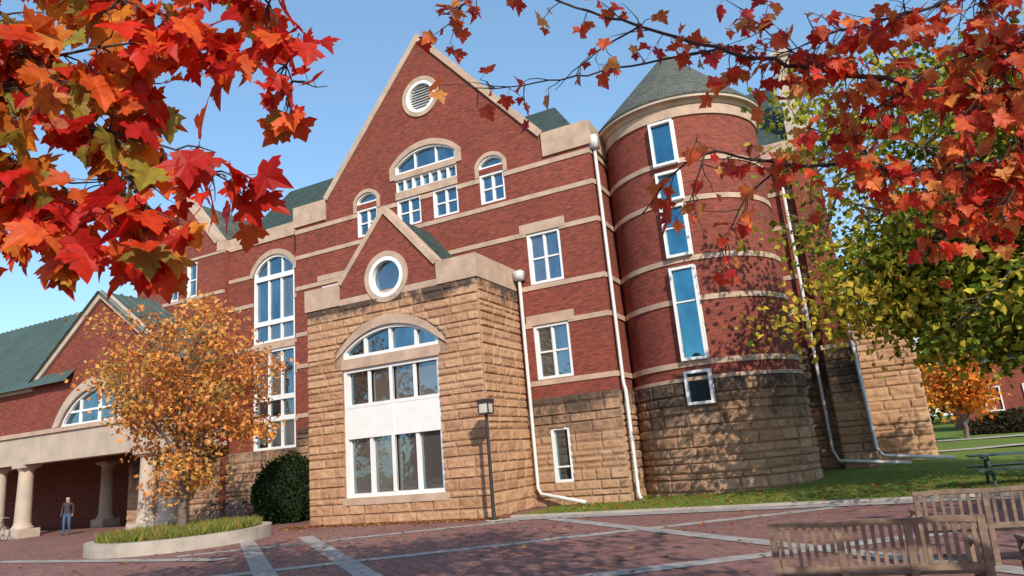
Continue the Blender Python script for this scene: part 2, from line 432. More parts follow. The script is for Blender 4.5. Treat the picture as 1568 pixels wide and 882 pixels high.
for i in range(7):
    x0=-15.82+i*(3.0/7); W.rect(x0,x0+3.0/7,13.02,13.56,yw,w=.05,t=0)
for x0 in (-15.82,-14.02): W.rect(x0,x0+1.2,11.46,12.68,yw,2,1,sash=True,t=.0)
for x0 in (-11.8,2*XC+10.7):
    W.rect(x0,x0+1.1,11.5,12.74,yw,2,1,sash=True,t=.0); W.arch(x0,x0+1.1,12.98,13.14,13.46,yw,w=.07)
W.rect(-9.99,-8.64,7.88,9.86,yw,2,1,sash=True,t=.1,w=.1); W.rect(-10.06,-8.66,4.36,6.34,yw,2,1,sash=True,w=.1,t=.12)
W.rect(-20.0,-18.4,9.0,9.72,yw,3,1)
def quadroof(name,vs,fs,mat,thick=.0): return mk(name,vs,fs,mat,hall)
quadroof('gable_roof',[(XC-5.5,YM+.62,13.3),(XC,YM+.62,19.85),(XC,30,19.85),(XC-5.5,30,13.3),(XC+5.5,YM+.62,13.3),(XC+5.5,30,13.3)],
         [(0,1,2,3),(1,4,5,2)],M_SLATE)
quadroof('main_roof',[(-27.3,23.7,13.1),(-7.4,23.2,13.2),(-10.4,28.2,17.9),(-27.3,28.2,17.9),(-27.3,34,13.1),(-7.4,34,13.1)],
         [(0,1,2,3),(1,5,2),(5,4,3,2),(4,0,3)],M_SLATE)
mainops=[('r',-9.75,-9.02,.76,2.66)]
b=B(); b.box(-21.48,-7.13,YM,YM+.5,0,3.7); sb=b.build('base_backing_wall',M_PLAINSTONE,hall,tint=True)
boolean(sb,[poly(o) for o in mainops],YM-.3,YM+.28)
ashlar('base_stone_right',-10.6,-7.1,-.02,3.7,lambda U,Z,D:(U,YM-D-.03,Z),mainops,M_BASE,hall,3)
ashlar('base_stone_left',-21.5,-18.0,-.02,3.7,lambda U,Z,D:(U,YM-D-.03,Z),[],M_BASE,hall,4)
ashlar('base_stone_return',22.46,25.2,-.02,3.7,lambda U,Z,D:(-7.1+D,U,Z),[],M_BASE,hall,5)
W.rect(-9.75,-9.02,.76,2.66,yw-.05,1,1,w=.11,mid=1.3,t=.02)
YB=19.5; BX0,BX1=-18.07,-10.63
b=B(); b.prism([(BX0,0),(BX1,0),(BX1,8.0),(BX0,8.0)],YB,YB+.5)
bb=b.build('bay_front_backing',M_PLAINSTONE,hall,tint=True)
boolean(bb,[archp(-16.4,-12.28,5.7,5.95,6.72),rectp(-16.4,-12.28,.86,5.32)],YB-.3,YB+.3)
b=B(); b.box(BX0,BX1,YB+.5,YM,0,8.1); b.build('bay_side_walls',M_PLAINSTONE,hall,tint=True)
sop=('a',-16.72,-11.96,5.4,6.0,7.05)
ashlar('bay_stone_front',BX0,BX1,-.02,7.75,lambda U,Z,D:(U,YB-D,Z),[sop,('r',-16.4,-12.28,.62,5.42)],M_BAY,hall,11,.045,.075)
ashlar('bay_stone_right',YB,YM,-.02,7.75,lambda U,Z,D:(BX1+D,U,Z),[],M_BAY,hall,12,.045)
ashlar('bay_stone_left',YB,YM,-.02,7.75,lambda U,Z,D:(BX0-D,U,Z),[],M_BAY,hall,13,.06)
TR.ring(arcpts(-16.74,-11.94,5.72,7.07),arcpts(-16.4,-12.28,5.95,6.72),YB-.07,YB+.1,False)
TR.box(-16.45,-12.23,YB-.06,YB+.12,5.325,5.695); TR.box(-16.5,-12.18,YB-.09,YB+.12,.62,.855)
for a,c in ((BX0-.06,XC-2.15),(XC+2.15,BX1+.06)): TR.box(a,c,YB-.08,YB+.5,7.75,8.58)
TR.box(XC-2.15,XC+2.15,YB-.02,YB+.45,7.75,7.98)
TR.box(BX1-.3,BX1+.06,YB+.5,YM-.05,7.75,8.58); TR.box(BX0-.06,BX0+.3,YB+.5,YM-.05,7.75,8.58)
b=B(); b.prism([(XC-2.15,7.98),(XC+2.15,7.98),(XC+2.15,8.5),(XC,11.0),(XC-2.15,8.5)],YB,YB+.4)
bg=b.build('bay_gable_brick',M_BRICK,hall); boolean(bg,[circp(XC,8.47,.66)],YB-.3,YB+.28)
rake(TR,XC,2.15,8.58,11.06,YB-.07,YB+.5,.08,.12)
TR.ring(circp(XC,8.47,.95),circp(XC,8.47,.76),YB-.06,YB+.1)
W.fr.ring(circp(XC,8.47,.76),circp(XC,8.47,.60),YB-.05,YB+.2)
W.gl.add([(x,YB+.14,z) for x,z in circp(XC,8.47,.66)],[tuple(range(36))],(.15,0,.15,1))
quadroof('bay_roof',[(XC-2.2,YB+.48,8.35),(XC,YB+.48,10.95),(XC,YM,10.95),(XC-2.2,YM,8.35),(XC+2.2,YB+.48,8.35),(XC+2.2,YM,8.35),(BX0+.2,YB+.48,8.2),(BX0+.2,YM,8.2),(BX1-.2,YB+.48,8.2),(BX1-.2,YM,8.2)],
         [(0,1,2,3),(1,4,5,2),(6,0,3,7),(4,8,9,5)],M_SLATE)
ywb=YB+.06
W.arch(-16.4,-12.28,5.7,5.95,6.72,ywb,(-15.45,-14.34,-13.25),w=.12,bar=.1,dep=.18)
W.rect(-16.4,-12.28,3.93,5.32,ywb,4,1,w=.12,bar=.12,dep=.18,t=.3)
W.rect(-16.4,-12.28,.86,2.98,ywb,4,1,w=.13,bar=.12,dep=.18,t=.35)
W.fr.box(-16.4,-12.28,ywb-.02,ywb+.18,2.982,3.928)
W.fr.box(-14.40,-14.28,ywb-.04,ywb+.05,.99,3.9); W.fr.box(-14.40,-14.28,ywb-.035,ywb+.05,4.05,5.2)
for x0 in [-16.4+.12+i*.97 for i in range(4)]:
    for z0,z1 in ((1.0,2.85),(4.06,5.2)):
        for q in (x0+.03,x0+.86): W.fr.box(q,q+.03,ywb+.08,ywb+.17,z0,z1)
YL=23.3
lops=[('a',-24.95,-22.35,3.0,11.35,12.15)]
b=B(); b.box(-27.2,-21.46,YL,YL+.45,3.0,12.9); lw=b.build('left_wing_wall',M_BRICK,hall)
boolean(lw,[archp(*lops[0][1:])],YL-.3,YL+.3)
b=B(); b.box(-27.2,-21.46,YL+.45,34,0,12.9); b.build('left_wing_block',M_BRICK,hall)
TR.box(-27.2,-21.52,YL-.06,YL+.5,12.85,13.5)
bands(-27.2,-21.5,YL,[(11.3,.18),(9.86,.18),(7.76,.18),(6.36,.18),(4.24,.18)],lops)
surround(-24.95,-22.35,11.2,11.35,12.15,YL,.25)
yl=YL+.06
W.arch(-24.95,-22.35,11.05,11.35,12.15,yl,(-24.1,-23.2),w=.12)
for z0,z1 in ((8.85,11.05),(7.9,8.85),(5.3,7.55),(4.35,5.3),(3.0,4.35)):
    W.rect(-24.95,-22.35,z0,z1,yl,3,1,w=.11,bar=.1)
TR.box(-24.95,-22.35,YL-.03,YL+.2,7.552,7.898)
b=B(); b.box(-27.2,-21.46,YL,YL+.45,0,3.0); b.build('left_wing_base',M_PLAINSTONE,hall,tint=True)
ashlar('left_wing_base_stone',-27.2,-21.46,-.02,3.0,lambda U,Z,D:(U,YL-D,Z),[],M_BASE,hall,21,.06)
YG=22.9; gx=-29.5
b=B(); b.prism([(-33,0),(-26.6,0),(-26.6,13.3),(gx+2.5,13.3),(gx,16.3),(gx-2.5,13.3),(-33,13.3)],YG,YG+.5)
lg=b.build('side_gable_wall',M_BRICK,hall)
gop=[('r',-30.55,-29.8,10.9,12.7),('r',-29.2,-28.45,10.9,12.7)]
boolean(lg,[poly(o) for o in gop],YG-.3,YG+.3)
for o in gop: W.rect(*o[1:],YG+.05,1,1,sash=True,t=0)
b=B(); b.box(-33,-26.6,YG+.5,34,0,12.9); b.build('side_gable_block',M_BRICK,hall)
TR.box(-33.06,gx-2.5,YG-.06,YG+.6,12.9,13.45); TR.box(gx+2.5,-26.55,YG-.06,YG+.6,12.9,13.45)
rake(TR,gx,2.5,13.45,16.4,YG-.07,YG+.6,.1,.18)
bands(-33.03,-26.57,YG,[(11.3-.5,.16),(12.85,.12),(9.0,.2),(7.2,.2)],gop)
quadroof('side_gable_roof',[(gx-2.6,YG+.55,13.2),(gx,YG+.55,16.3),(gx,29,16.3),(gx-2.6,29,13.2),(gx+2.6,YG+.55,13.2),(gx+2.6,29,13.2)],[(0,1,2,3),(1,4,5,2)],M_SLATE2)
b=B(); b.box(-7.2,-3,25.2,29,0,13.2); b.box(-3.0,.2,28.8,38,0,13.2); b.build('right_wing_walls',M_BRICK,hall)
TR.box(-7.0,-3,25.12,25.6,12.85,13.5); TR.box(-3.0,.26,28.74,29.3,12.85,13.5)
for zc,h in BZ[1:]:
    TR.box(-7.0,-3,25.165,25.3,zc-h/2,zc+h/2); TR.box(-3,.24,28.76,28.9,zc-h/2,zc+h/2)
ashlar('recess_stone',-7.1,-5.0,-.02,3.7,lambda U,Z,D:(U,25.18-D,Z),[],M_BASE,hall,31,.06)
ashlar('right_wing_stone',-3.0,.25,-.02,4.9,lambda U,Z,D:(U,28.75-D,Z),[],M_BASE,hall,32,.06)
ashlar('right_wing_stone_side',28.75,31.2,-.02,4.9,lambda U,Z,D:(.22+D,U,Z),[],M_BASE,hall,33,.08)
b=B(); b.box(-.75,.3,28.35,28.72,4.7,12.8); b.build('right_wing_pilaster',M_BRICK,hall)
b=B(); b.box(-.8,.33,28.3,28.72,0,4.68); b.build('pilaster_stone_core',M_PLAINSTONE,hall,tint=True)
ashlar('pilaster_stone',-.82,.35,-.02,4.7,lambda U,Z,D:(U,28.28-D,Z),[],M_BASE,hall,34,.05)
TR.box(-.85,.38,28.2,28.74,4.68,4.86)
b=B(); b.box(.2,2.35,31.1,38,0,5.8); b.build('low_stone_wing',M_PLAINSTONE,hall,tint=True)
ashlar('low_wing_stone',.25,2.4,-.02,5.8,lambda U,Z,D:(U,31.05-D,Z),[],M_BAY,hall,35,.07)
ashlar('low_wing_stone_side',31.05,38,-.02,5.8,lambda U,Z,D:(2.36+D,U,Z),[],M_BAY,hall,36,.1)
TR.box(.2,2.45,30.98,38,5.8,6.05)
quadroof('right_wing_roof',[(-8,29.0,13.3),(.0,29.0,13.3),(-1.0,33.5,18.3),(-8,33.5,18.3),(.0,38,13.3),(-8,38,13.3)],[(0,1,2,3),(1,4,2),(3,2,4,5)],M_SLATE)
b=B(); b.box(-8,-2.98,25.6,29.2,13.15,13.32); b.build('link_roof_deck',M_SLATE,hall)
b=B(); b.box(-.55,.05,29.4,30.4,14.6,17.6); b.box(-.65,.15,29.3,30.5,17.6,17.85); b.box(-.6,.45,29.32,30.6,13.2,14.6); b.build('parapet_pier',M_TRIM2,hall)
# --- round tower
TX,TY,TRd=-4.45,25.6,2.9
def cylwall(name,r,z0,z1,mat,seg=120):
    th=np.linspace(0,2*np.pi,seg+1); vs=[];fs=[]
    for z in (z0,z1):
        for t in th: vs.append((TX+r*math.cos(t),TY+r*math.sin(t),z))
    n=seg+1
    fs=[(i,i+1,n+i+1,n+i) for i in range(seg)]
    me=bpy.data.meshes.new(name); me.from_pydata(vs,[],fs); me.materials.append(mat)
    uv=me.uv_layers.new(name='UVMap'); d=[]
    for i in range(seg): d+= [th[i]*r,z0,th[i+1]*r,z0,th[i+1]*r,z1,th[i]*r,z1]
    uv.data.foreach_set('uv',d); me.polygons.foreach_set('use_smooth',[True]*seg)
    ob=bpy.data.objects.new(name,me); COL.objects.link(ob); ob.parent=hall
cylwall('tower_brick_wall',TRd,3.6,13.1,M_BRICK)
b=B()
for zc,h in BZ[1:]: b.tube([(TX,TY,zc-h/2),(TX,TY,zc+h/2)],TRd+.04,120)
b.tube([(TX,TY,3.68),(TX,TY,3.8)],TRd+.08,120)
b.tube([(TX,TY,12.95),(TX,TY,13.35)],TRd+.06,120); b.tube([(TX,TY,13.35),(TX,TY,13.6)],[TRd+.1,TRd+.22],120)
tb=b.build('tower_stone_bands',M_TRIM,hall)
b=B(); b.tube([(TX,TY,0),(TX,TY,3.68)],TRd,64); b.build('tower_base_core',M_PLAINSTONE,hall,tint=True)
tu0,tu1=math.radians(-185)*TRd,math.radians(15)*TRd
wu=-math.pi/2*TRd
def tf(U,Z,D):
    t=U/TRd; r=TRd+D+.02; return TX+r*np.cos(t),TY+r*np.sin(t),Z
ashlar('tower_base_stone',tu0,tu1,-.02,3.68,tf,[('r',wu-.5,wu+.5,2.8,3.8)],M_BASE,hall,41,.045,.10)
seg=96; vs=[];fs=[]
rows=[(13.58,TRd+.34)]+[(13.66+ (17.2-13.66)*i/20,(TRd+.34)*(1-i/20)+.015) for i in range(21)]
for z,r in rows:
    for k in range(seg+1): t=2*math.pi*k/seg; vs.append((TX+r*math.cos(t),TY+r*math.sin(t),z))
n=seg+1
me=bpy.data.meshes.new('tower_conical_roof')
for i in range(len(rows)-1):
    for k in range(seg): fs.append((i*n+k,i*n+k+1,(i+1)*n+k+1,(i+1)*n+k))
me.from_pydata(vs,[],fs); me.materials.append(M_SLATE2)
uv=me.uv_layers.new(name='UVMap'); d=[]
for i in range(len(rows)-1):
    for k in range(seg):
        for (kk,ii) in ((k,i),(k+1,i),(k+1,i+1),(k,i+1)): d+=[kk/seg*18*1.0,rows[ii][0]*1.4]
uv.data.foreach_set('uv',d); ob=bpy.data.objects.new('tower_conical_roof',me); COL.objects.link(ob); ob.parent=hall
b=B(); b.tube([(TX,TY,13.5),(TX,TY,13.62)],TRd+.33,96); b.build('tower_eave_soffit',M_TRIM2,hall)
ty=TY-TRd-.15; wx0,wx1=TX-.43,TX+.43; W.blue=1
for z0,z1,mid in ((11.2,12.85,None),(9.86,10.95,None),(7.86,9.7,8.9),(4.34,7.5,6.3),(2.9,4.0,None)):
    W.fr.box(wx0-.02,wx1+.02,ty+.125,ty+.4,z0,z1)
    W.rect(wx0,wx1,z0,z1,ty-.0,1,1,w=.09,mid=mid,t=0.0,dep=.14)
W.blue=0
W.fr.build('window_frames',M_WHITE,hall); W.gl.build('window_panes',M_GLASS,hall,tint=True)
TR.build('sandstone_trim_bands',M_TRIM,hall)
D=B()
def spout(pts,r=.065): D.tube(pts,r,8)
spout([(-10.35,22.3,8.3),(-10.35,22.3,.65),(-10.2,22.2,.45),(-8.5,21.95,.13)])
D.box(-10.52,-10.18,22.15,22.48,8.1,8.45)
spout([(-6.98,22.7,13.0),(-6.98,22.7,3.95),(-6.85,22.45,3.6),(-6.85,22.45,.3),(-6.75,22.3,.12)])
D.box(-7.12,-6.82,22.5,22.85,12.6,13.1)
spout([(-1.12,28.5,12.5),(-1.12,28.5,1.0),(-.95,28.1,.62),(1.3,27.9,.42)])
spout([(.2,28.15,7.0),(.32,28.1,1.0),(.5,27.9,.7),(2.6,27.7,.5)])
D.build('downspouts',M_METAL,hall,smooth=True)
b=B(); b.box(-6.55,-6.2,25.0,25.12,1.9,2.5)
for i in range(5): b.box(-6.55,-6.2,24.97,25.0,1.93+i*.12,1.98+i*.12)
b.build('wall_vent',M_METAL,hall)

# =====================================================================
# ENTRANCE PAVILION (left)
# =====================================================================
pav=empty('entrance_pavilion')
px=-31.35; Y0=20.0
b=B()
b.box(-60,-26.1,19.85,20.65,3.4,4.72); b.box(-26.9,-26.1,20.65,22.85,3.4,4.72); b.build('stone_beam',M_TRIM2,pav)
b=B(); b.box(-60,-26.0,19.75,20.7,4.72,4.92); b.build('beam_cornice',M_TRIM,pav)
b=B(); b.prism([(-36.3,4.92),(-26.4,4.92),(-26.4,7.2),(px,10.9),(-36.3,7.2)],Y0,Y0+.4)
pw=b.build('pavilion_gable_wall',M_BRICK,pav); boolean(pw,[archp(px-2.75,px+2.75,4.93,5.0,6.6)],Y0-.3,Y0+.5)
b=B(); b.box(-60,-36.32,Y0+.05,Y0+.4,4.92,7.1); b.box(-26.8,-26.4,Y0+.42,22.85,4.92,7.2); b.build('pavilion_side_walls',M_BRICK,pav)
b=B(); b.ring(arcpts(px-3.2,px+3.2,4.95,7.05),arcpts(px-2.75,px+2.75,5.0,6.6),Y0-.08,Y0+.2,False)
rake(b,px,5.05,7.3,11.05,Y0-.15,Y0+.3,.08,.2); b.box(-60,-36.4,Y0-.1,Y0+.3,6.95,7.2)
b.build('pavilion_trim',M_TRIM2,pav)
W2=Win(); W2.arch(px-2.75,px+2.75,4.93,5.0,6.6,Y0+.1,(px-1.4,px,px+1.4),w=.12,bar=.1,bars=(5.6,))
W2.fr.build('pavilion_window_frame',M_WHITE,pav); W2.gl.build('pavilion_window_glass',M_GLASS,pav,tint=True)
b=B(); b.add([(-60,19.6,7.2),(-33.1,19.6,7.2),(-33.1,24.2,12.2),(-60,24.2,12.2),(-60,19.6,7.08),(-33.1,19.6,7.08)],[(0,1,2,3),(4,5,1,0)])
b.add([(px-5.25,19.7,7.22),(px,19.7,11.13),(px,24,11.13),(px-5.25,24,7.22),(px+5.25,19.7,7.22),(px+5.25,22.85,7.22),(px,22.85,11.13)],[(0,1,2,3),(1,4,5,6)])
for i in range(54):
    x=-33.4-i*.5
    if x>px-5.25: continue
    b.obox((x,21.9,9.72),(.02,0,0),(0,2.3,2.5),(0,-.03,.03))
for i in range(9):
    y=19.9+i*.5; b.obox((px-2.62,y,9.2),(2.62,0,1.955),(0,.02,0),(-.03,0,.04))
    if y<22.8: b.obox((px+2.62,y,9.2),(2.62,0,-1.955),(0,.02,0),(.03,0,.04))
b.build('standing_seam_roof',M_GREENROOF,pav)
b=B(); b.box(-60,-26.9,20.65,25.9,4.5,4.6); b.build('portico_ceiling',M_CEIL,pav)
b=B(); b.box(-60,-33.0,25.9,26.3,0,4.6); b.build('passage_back_wall',M_BRICK,pav)
b=B()
def column(cx,cy,z0=.38,z1=3.4,r=.36):
    b.tube([(cx,cy,z0+.16),(cx,cy,z0+.3),(cx,cy,z1-.35),(cx,cy,z1-.3)],[r*1.12,r,r*.88,r*.88],28)
    b.tube([(cx,cy,z0+.0),(cx,cy,z0+.07),(cx,cy,z0+.16)],[r*1.3,r*1.32,r*1.15],28)
    b.tube([(cx,cy,z1-.3),(cx,cy,z1-.15)],[r*.92,r*1.2],28); b.box(cx-r*1.25,cx+r*1.25,cy-r*1.25,cy+r*1.25,z1-.15,z1-.003)
for cx in (-39.2,-36.9,-27.9,-26.6): column(cx,20.25)
for cx in (-45,-42.7): column(cx,20.25)
for cx in (-37.2,-33.6,-30.2): column(cx,24.6)
b.build('columns',M_TRIM2,pav,smooth=False)
b=B(); b.box(-39.9,-36.3,19.75,20.75,0,.4); b.box(-28.5,-26.0,19.75,20.75,0,.4); b.box(-45.6,-42.1,19.75,20.75,0,.4)
for cx in (-37.2,-33.6,-30.2): b.box(cx-.5,cx+.5,24.1,25.1,0,.4)
b.build('column_plinths',M_TRIM2,pav)
ashlar('pavilion_inner_stone',-33,-26.6,-.02,4.4,lambda U,Z,D:(U,YG-D,Z),[],M_BASE,pav,51,.08)

# =====================================================================
# GROUND
# =====================================================================
mk('ground',[(-400,-300,-.06),(400,-300,-.06),(400,600,-.06),(-400,600,-.06)],[(0,1,2,3)],M_GRASS)
mk('brick_plaza',[(-70,-40,0),(40,-40,0),(40,27,0),(-70,27,0)],[(0,1,2,3)],M_PAVER)
lv=[];lf=[]
xs=np.linspace(-9.9,120,90); ys=np.concatenate([np.linspace(19.35,31,24),np.linspace(33,180,30)])
def lawnz(x,y):
    h=.05+.03*(min(y,29.3)-19.35)+.013*max(0,y-29.3)
    h*=min(1,max(0,(x+10.5)/6)) if y<30 else 1
    return max(h,.04)+.015*math.sin(x*1.7+y)+.012*math.sin(x*.6-y*1.3)
for y in ys:
    for x in xs: lv.append((x,y,lawnz(x,y)))
nx=len(xs)
for j in range(len(ys)-1):
    for i in range(nx-1): lf.append((j*nx+i,j*nx+i+1,(j+1)*nx+i+1,(j+1)*nx+i))
mk('lawn',lv,lf,M_GRASS,smooth=True)
b=B(); b.box(-9.9,40,19.2,19.36,0,.07); b.build('lawn_kerb',M_CONC)
S=B()
def strip(a,c,w,z):
    a=Vector((*a,z)); c=Vector((*c,z)); d=(c-a).normalized(); p=Vector((-d.y,d.x,0))*w/2
    S.add([a+p,a-p,c-p,c+p],[(0,1,2,3)])
strip((-17.4,16.0),(-4,4.6),.42,.004); strip((-15.4,16.4),(-2,4.9),.42,.004)
strip((-14.2,8.3),(-.9,18.2),.42,.008); strip((-16.5,12.9),(-9.2,18.3),.42,.008)
strip((-9,6.2),(4,15.9),.42,.008); strip((-8.2,18.4),(6,6.2),.42,.012)
strip((-10,18.75),(12,18.75),.8,.016); strip((-24,12.6),(-14,12.2),.42,.016)
S.build('paving_bands',M_STRIP)
def path(pts,w,name):
    vs=[];fs=[]
    for i,(x,y) in enumerate(pts):
        vs+= [(x,y-w/2,lawnz(x,y-w/2)+.03),(x,y+w/2,lawnz(x,y+w/2)+.03)]
    for i in range(len(pts)-1): fs.append((2*i,2*i+2,2*i+3,2*i+1))
    mk(name,vs,fs,M_CONC)
path([(2.6+i*1.5,35+i*.5) for i in range(30)],1.6,'footpath')
path([(3.6+i*2,46-i*.2) for i in range(20)],2.2,'footpath.001')

# =====================================================================
# VEGETATION
# =====================================================================
def instleaf(tv,tf_,pos,axis,nrm,size,col):
    axis=axis/np.linalg.norm(axis,axis=1,keepdims=True)
    nrm=nrm-axis*np.sum(nrm*axis,1,keepdims=True); nrm/=np.maximum(np.linalg.norm(nrm,axis=1,keepdims=True),1e-6)
    side=np.cross(axis,nrm)
    n=len(pos); K=len(tv)
    V=pos[:,None,:]+size[:,None,None]*(tv[None,:,0:1]*side[:,None,:]+tv[None,:,1:2]*axis[:,None,:]+tv[None,:,2:3]*nrm[:,None,:])
    F=(tf_[None]+ (np.arange(n)*K)[:,None,None]).reshape(-1,tf_.shape[1])
    C=np.repeat(np.concatenate([col,np.ones((n,1))],1)[:,None,:],K,1).reshape(-1,4)
    return V.reshape(-1,3),F,C
DV=np.array([(0,0,0),(.36,.45,.10),(0,1,0),(-.36,.45,.10)]); DF=np.array([(0,1,2),(0,2,3)])
RH=[(0.03,0),(0.20,-0.10),(0.44,-0.06),(0.40,0.08),(0.36,0.14),(0.52,0.20),(0.68,0.42),(0.53,0.42),(0.44,0.54),(0.28,0.45),(0.33,0.66),(0.20,0.68),(0.12,0.84),(0,1.02)]
outl=RH+[(-x,y) for x,y in RH[-2::-1]]
MV=np.array([(0,.28,0)]+[(x,y,.25*abs(x)-.25*max(0,y-.4)**1.5-.12*x*x) for x,y in outl])
MF=np.array([(0,i,i+1) for i in range(1,len(outl))]+[(0,len(outl),1)])
def unit(rs,n):
    v=rs.normal(size=(n,3)); return v/np.linalg.norm(v,axis=1,keepdims=True)
def tree(name,base,fork,cc,cr,n_main,n_clump,n_leaf,lsize,palette,seed,tr,sigma=.45,mat=M_BARK,twig=.02,shell=2.2,droop=.3,ttpl=(DV,DF),rgh=.25,extra=None):
    rs=np.random.RandomState(seed); e=empty(name); b=B()
    base=np.array(base,float); cc=np.array(cc,float); cr=np.array(cr,float)
    top=cc+np.array([0,0,cr[2]*.55]); f=np.array([base[0]+rs.uniform(-.1,.1),base[1],fork])
    trunk=[base,base*.5+f*.5+rs.uniform(-.05,.05,3),f]
    for i in range(1,5): trunk.append(f+(top-f)*i/4+rs.uniform(-.15,.15,3))
    rad=[tr*1.35,tr*1.0,tr*.9,tr*.62,tr*.42,tr*.25,tr*.1]
    b.tube([base-np.array([0,0,.1]),base+np.array([0,0,.12])]+trunk[1:],[tr*1.6,tr*1.15]+rad[1:],10)
    nodes=[];
    for i in range(n_main):
        ph=2.4*i+rs.uniform(-.3,.3); el=-0.25+1.1*((i+.5)/n_main)+rs.uniform(-.1,.1)
        d=np.array([math.cos(ph)*math.cos(el),math.sin(ph)*math.cos(el),math.sin(el)])
        tgt=cc+d*cr*.8; k=2+ (i/n_main)*3.2; ki=int(k); st=trunk[ki]*(1-(k-ki))+trunk[min(ki+1,6)]*(k-ki)
        m=(st+tgt)/2+np.array([0,0,.12*np.linalg.norm(tgt-st)])+rs.uniform(-.15,.15,3)
        pts=[]
        for t in np.linspace(0,1,7): pts.append((1-t)**2*st+2*t*(1-t)*m+t*t*tgt+rs.uniform(-.05,.05,3)*(t>0)*(cr.mean()/3))
        r0=rad[min(ki,6)]*.55
        b.tube(pts,list(np.linspace(r0,max(twig*.7,.008),7)),6); nodes+=[(p,) for p in pts[2:]]
    ND=np.array([q[0] for q in nodes])
    cl=unit(rs,n_clump)*(rs.rand(n_clump,1)**(1/shell))
    bumpf=1+rgh*np.sin(cl[:,0:1]*5+seed)*np.cos(cl[:,1:2]*6+cl[:,2:3]*4)
    cl=cc+cl*bumpf*cr
    if extra is not None:
        ec,er,en=extra; cl=np.concatenate([cl,np.array(ec)+unit(rs,en)*rs.rand(en,1)**.5*np.array(er)]); n_clump=len(cl)
    for p in cl:
        j=np.argmin(np.sum((ND-p)**2,1)); q=ND[j]
        mid=(p+q)/2+rs.uniform(-.12,.12,3)+np.array([0,0,.06]); b.tube([q,mid,p],[twig,twig*.7,twig*.3],4,False)
        for _ in range(3):
            t=p+unit(rs,1)[0]*sigma*rs.uniform(.7,1.4); b.tube([mid*.3+p*.7,t],[twig*.45,twig*.18],3,False)
    b.build('trunk_and_limbs',mat,e,smooth=True)
    w=rs.rand(n_clump)**1.5+.15; w/=w.sum(); ci=rs.choice(n_clump,n_leaf,p=w)
    pos=cl[ci]+rs.normal(size=(n_leaf,3))*sigma*np.array([1,1,.7])
    pal=np.array(palette); cb=rs.randint(0,len(pal),n_clump); li=np.where(rs.rand(n_leaf)<.6,cb[ci],rs.randint(0,len(pal),n_leaf))
    col=pal[li]*rs.uniform(.7,1.3,(n_leaf,1))
    ax=unit(rs,n_leaf)+np.array([0,0,-droop]); 
    V,F,C=instleaf(*ttpl,pos,ax,unit(rs,n_leaf)+np.array([0,0,.5]),lsize*rs.uniform(.6,1.3,n_leaf),col)
    mk('foliage',V,F,M_LEAF,e,uv=False,cols=C); return e

OR=[(.72,.30,.08),(.64,.22,.06),(.80,.40,.12),(.52,.20,.07),(.68,.38,.11),(.42,.27,.07),(.82,.34,.09)]
tree('oak_sapling',(-19.75,15.6,.3),1.9,(-19.9,15.6,4.95),(2.85,2.85,3.15),16,165,11500,.16,OR,5,.13,.30,twig=.02,shell=2.2,droop=.5)
GR=[(.19,.24,.025),(.30,.31,.035),(.50,.42,.05),(.12,.17,.02),(.40,.37,.05),(.58,.42,.06),(.09,.13,.02)]
tree('shade_maple_tree',(5.6,20.6,.05),2.8,(4.7,19.4,7.2),(5.4,4.4,4.7),14,170,38000,.205,GR,9,.28,.55,twig=.03,shell=2.6,extra=((2.6,20.2,5.3),(2.3,2.0,1.9),55))
RO=[(.65,.18,.03),(.70,.28,.04),(.5,.12,.03),(.7,.38,.06)]
tree('orange_maple_tree',(5.2,47,.4),1.2,(5.2,47,3.6),(1.5,1.6,2.2),8,50,4000,.26,RO,15,.12,.42)
RD=[(.50,.06,.02),(.60,.12,.03),(.40,.04,.02),(.62,.22,.04)]
tree('plaza_maple_tree',(4.2,-.8,0),3.2,(0.2,1.2,8.9),(6.2,3.6,1.9),12,90,6500,.27,RD,21,.22,.6,shell=3)
tree('plaza_maple_tree.001',(12.5,6.5,0),3,(12.3,6.5,7.2),(4.8,4.0,3.6),10,80,4600,.30,RD,22,.25,.6)

def shrub(name,c,r,n,pal,seed,size=.1):
    rs=np.random.RandomState(seed); e=empty(name)
    d=unit(rs,n); rr=1+.10*np.sin(d[:,0:1]*7)*np.cos(d[:,2:3]*6)+.06*np.sin(d[:,1:2]*13+1)
    pos=np.array(c)+d*rr*np.array(r)*rs.uniform(.86,1.03,(n,1)); pos[:,2]=np.maximum(pos[:,2],.04+c[2]*0)
    V,F,C=instleaf(DV,DF,pos,d+unit(rs,n)*.8,unit(rs,n)+d,size*rs.uniform(.6,1.3,n),np.array(pal)[rs.randint(0,len(pal),n)]*rs.uniform(.6,1.3,(n,1)))
    mk('foliage',V,F,M_LEAF,e,uv=False,cols=C)
    b=B(); k=10
    for i in range(k):
        a=6.28*i/k; b.tube([(c[0],c[1],-.05),(c[0]+.5*r[0]*math.cos(a),c[1]+.5*r[1]*math.sin(a),c[2]),(c[0]+.75*r[0]*math.cos(a),c[1]+.75*r[1]*math.sin(a),c[2]+.5*r[2])],[.04,.03,.01],5)
    b.build('stems',M_BARK,e)
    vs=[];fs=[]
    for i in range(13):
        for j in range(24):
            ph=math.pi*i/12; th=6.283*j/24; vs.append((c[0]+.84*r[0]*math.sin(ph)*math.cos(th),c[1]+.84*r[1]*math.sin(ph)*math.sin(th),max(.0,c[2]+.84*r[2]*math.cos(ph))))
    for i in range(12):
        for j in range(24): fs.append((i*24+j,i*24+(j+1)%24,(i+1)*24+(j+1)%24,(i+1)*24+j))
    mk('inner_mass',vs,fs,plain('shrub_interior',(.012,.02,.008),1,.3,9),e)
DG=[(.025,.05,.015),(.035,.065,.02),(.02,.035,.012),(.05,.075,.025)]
shrub('evergreen_shrub',(-21.2,21.6,1.15),(1.35,1.2,1.4),9000,DG,3,.11)
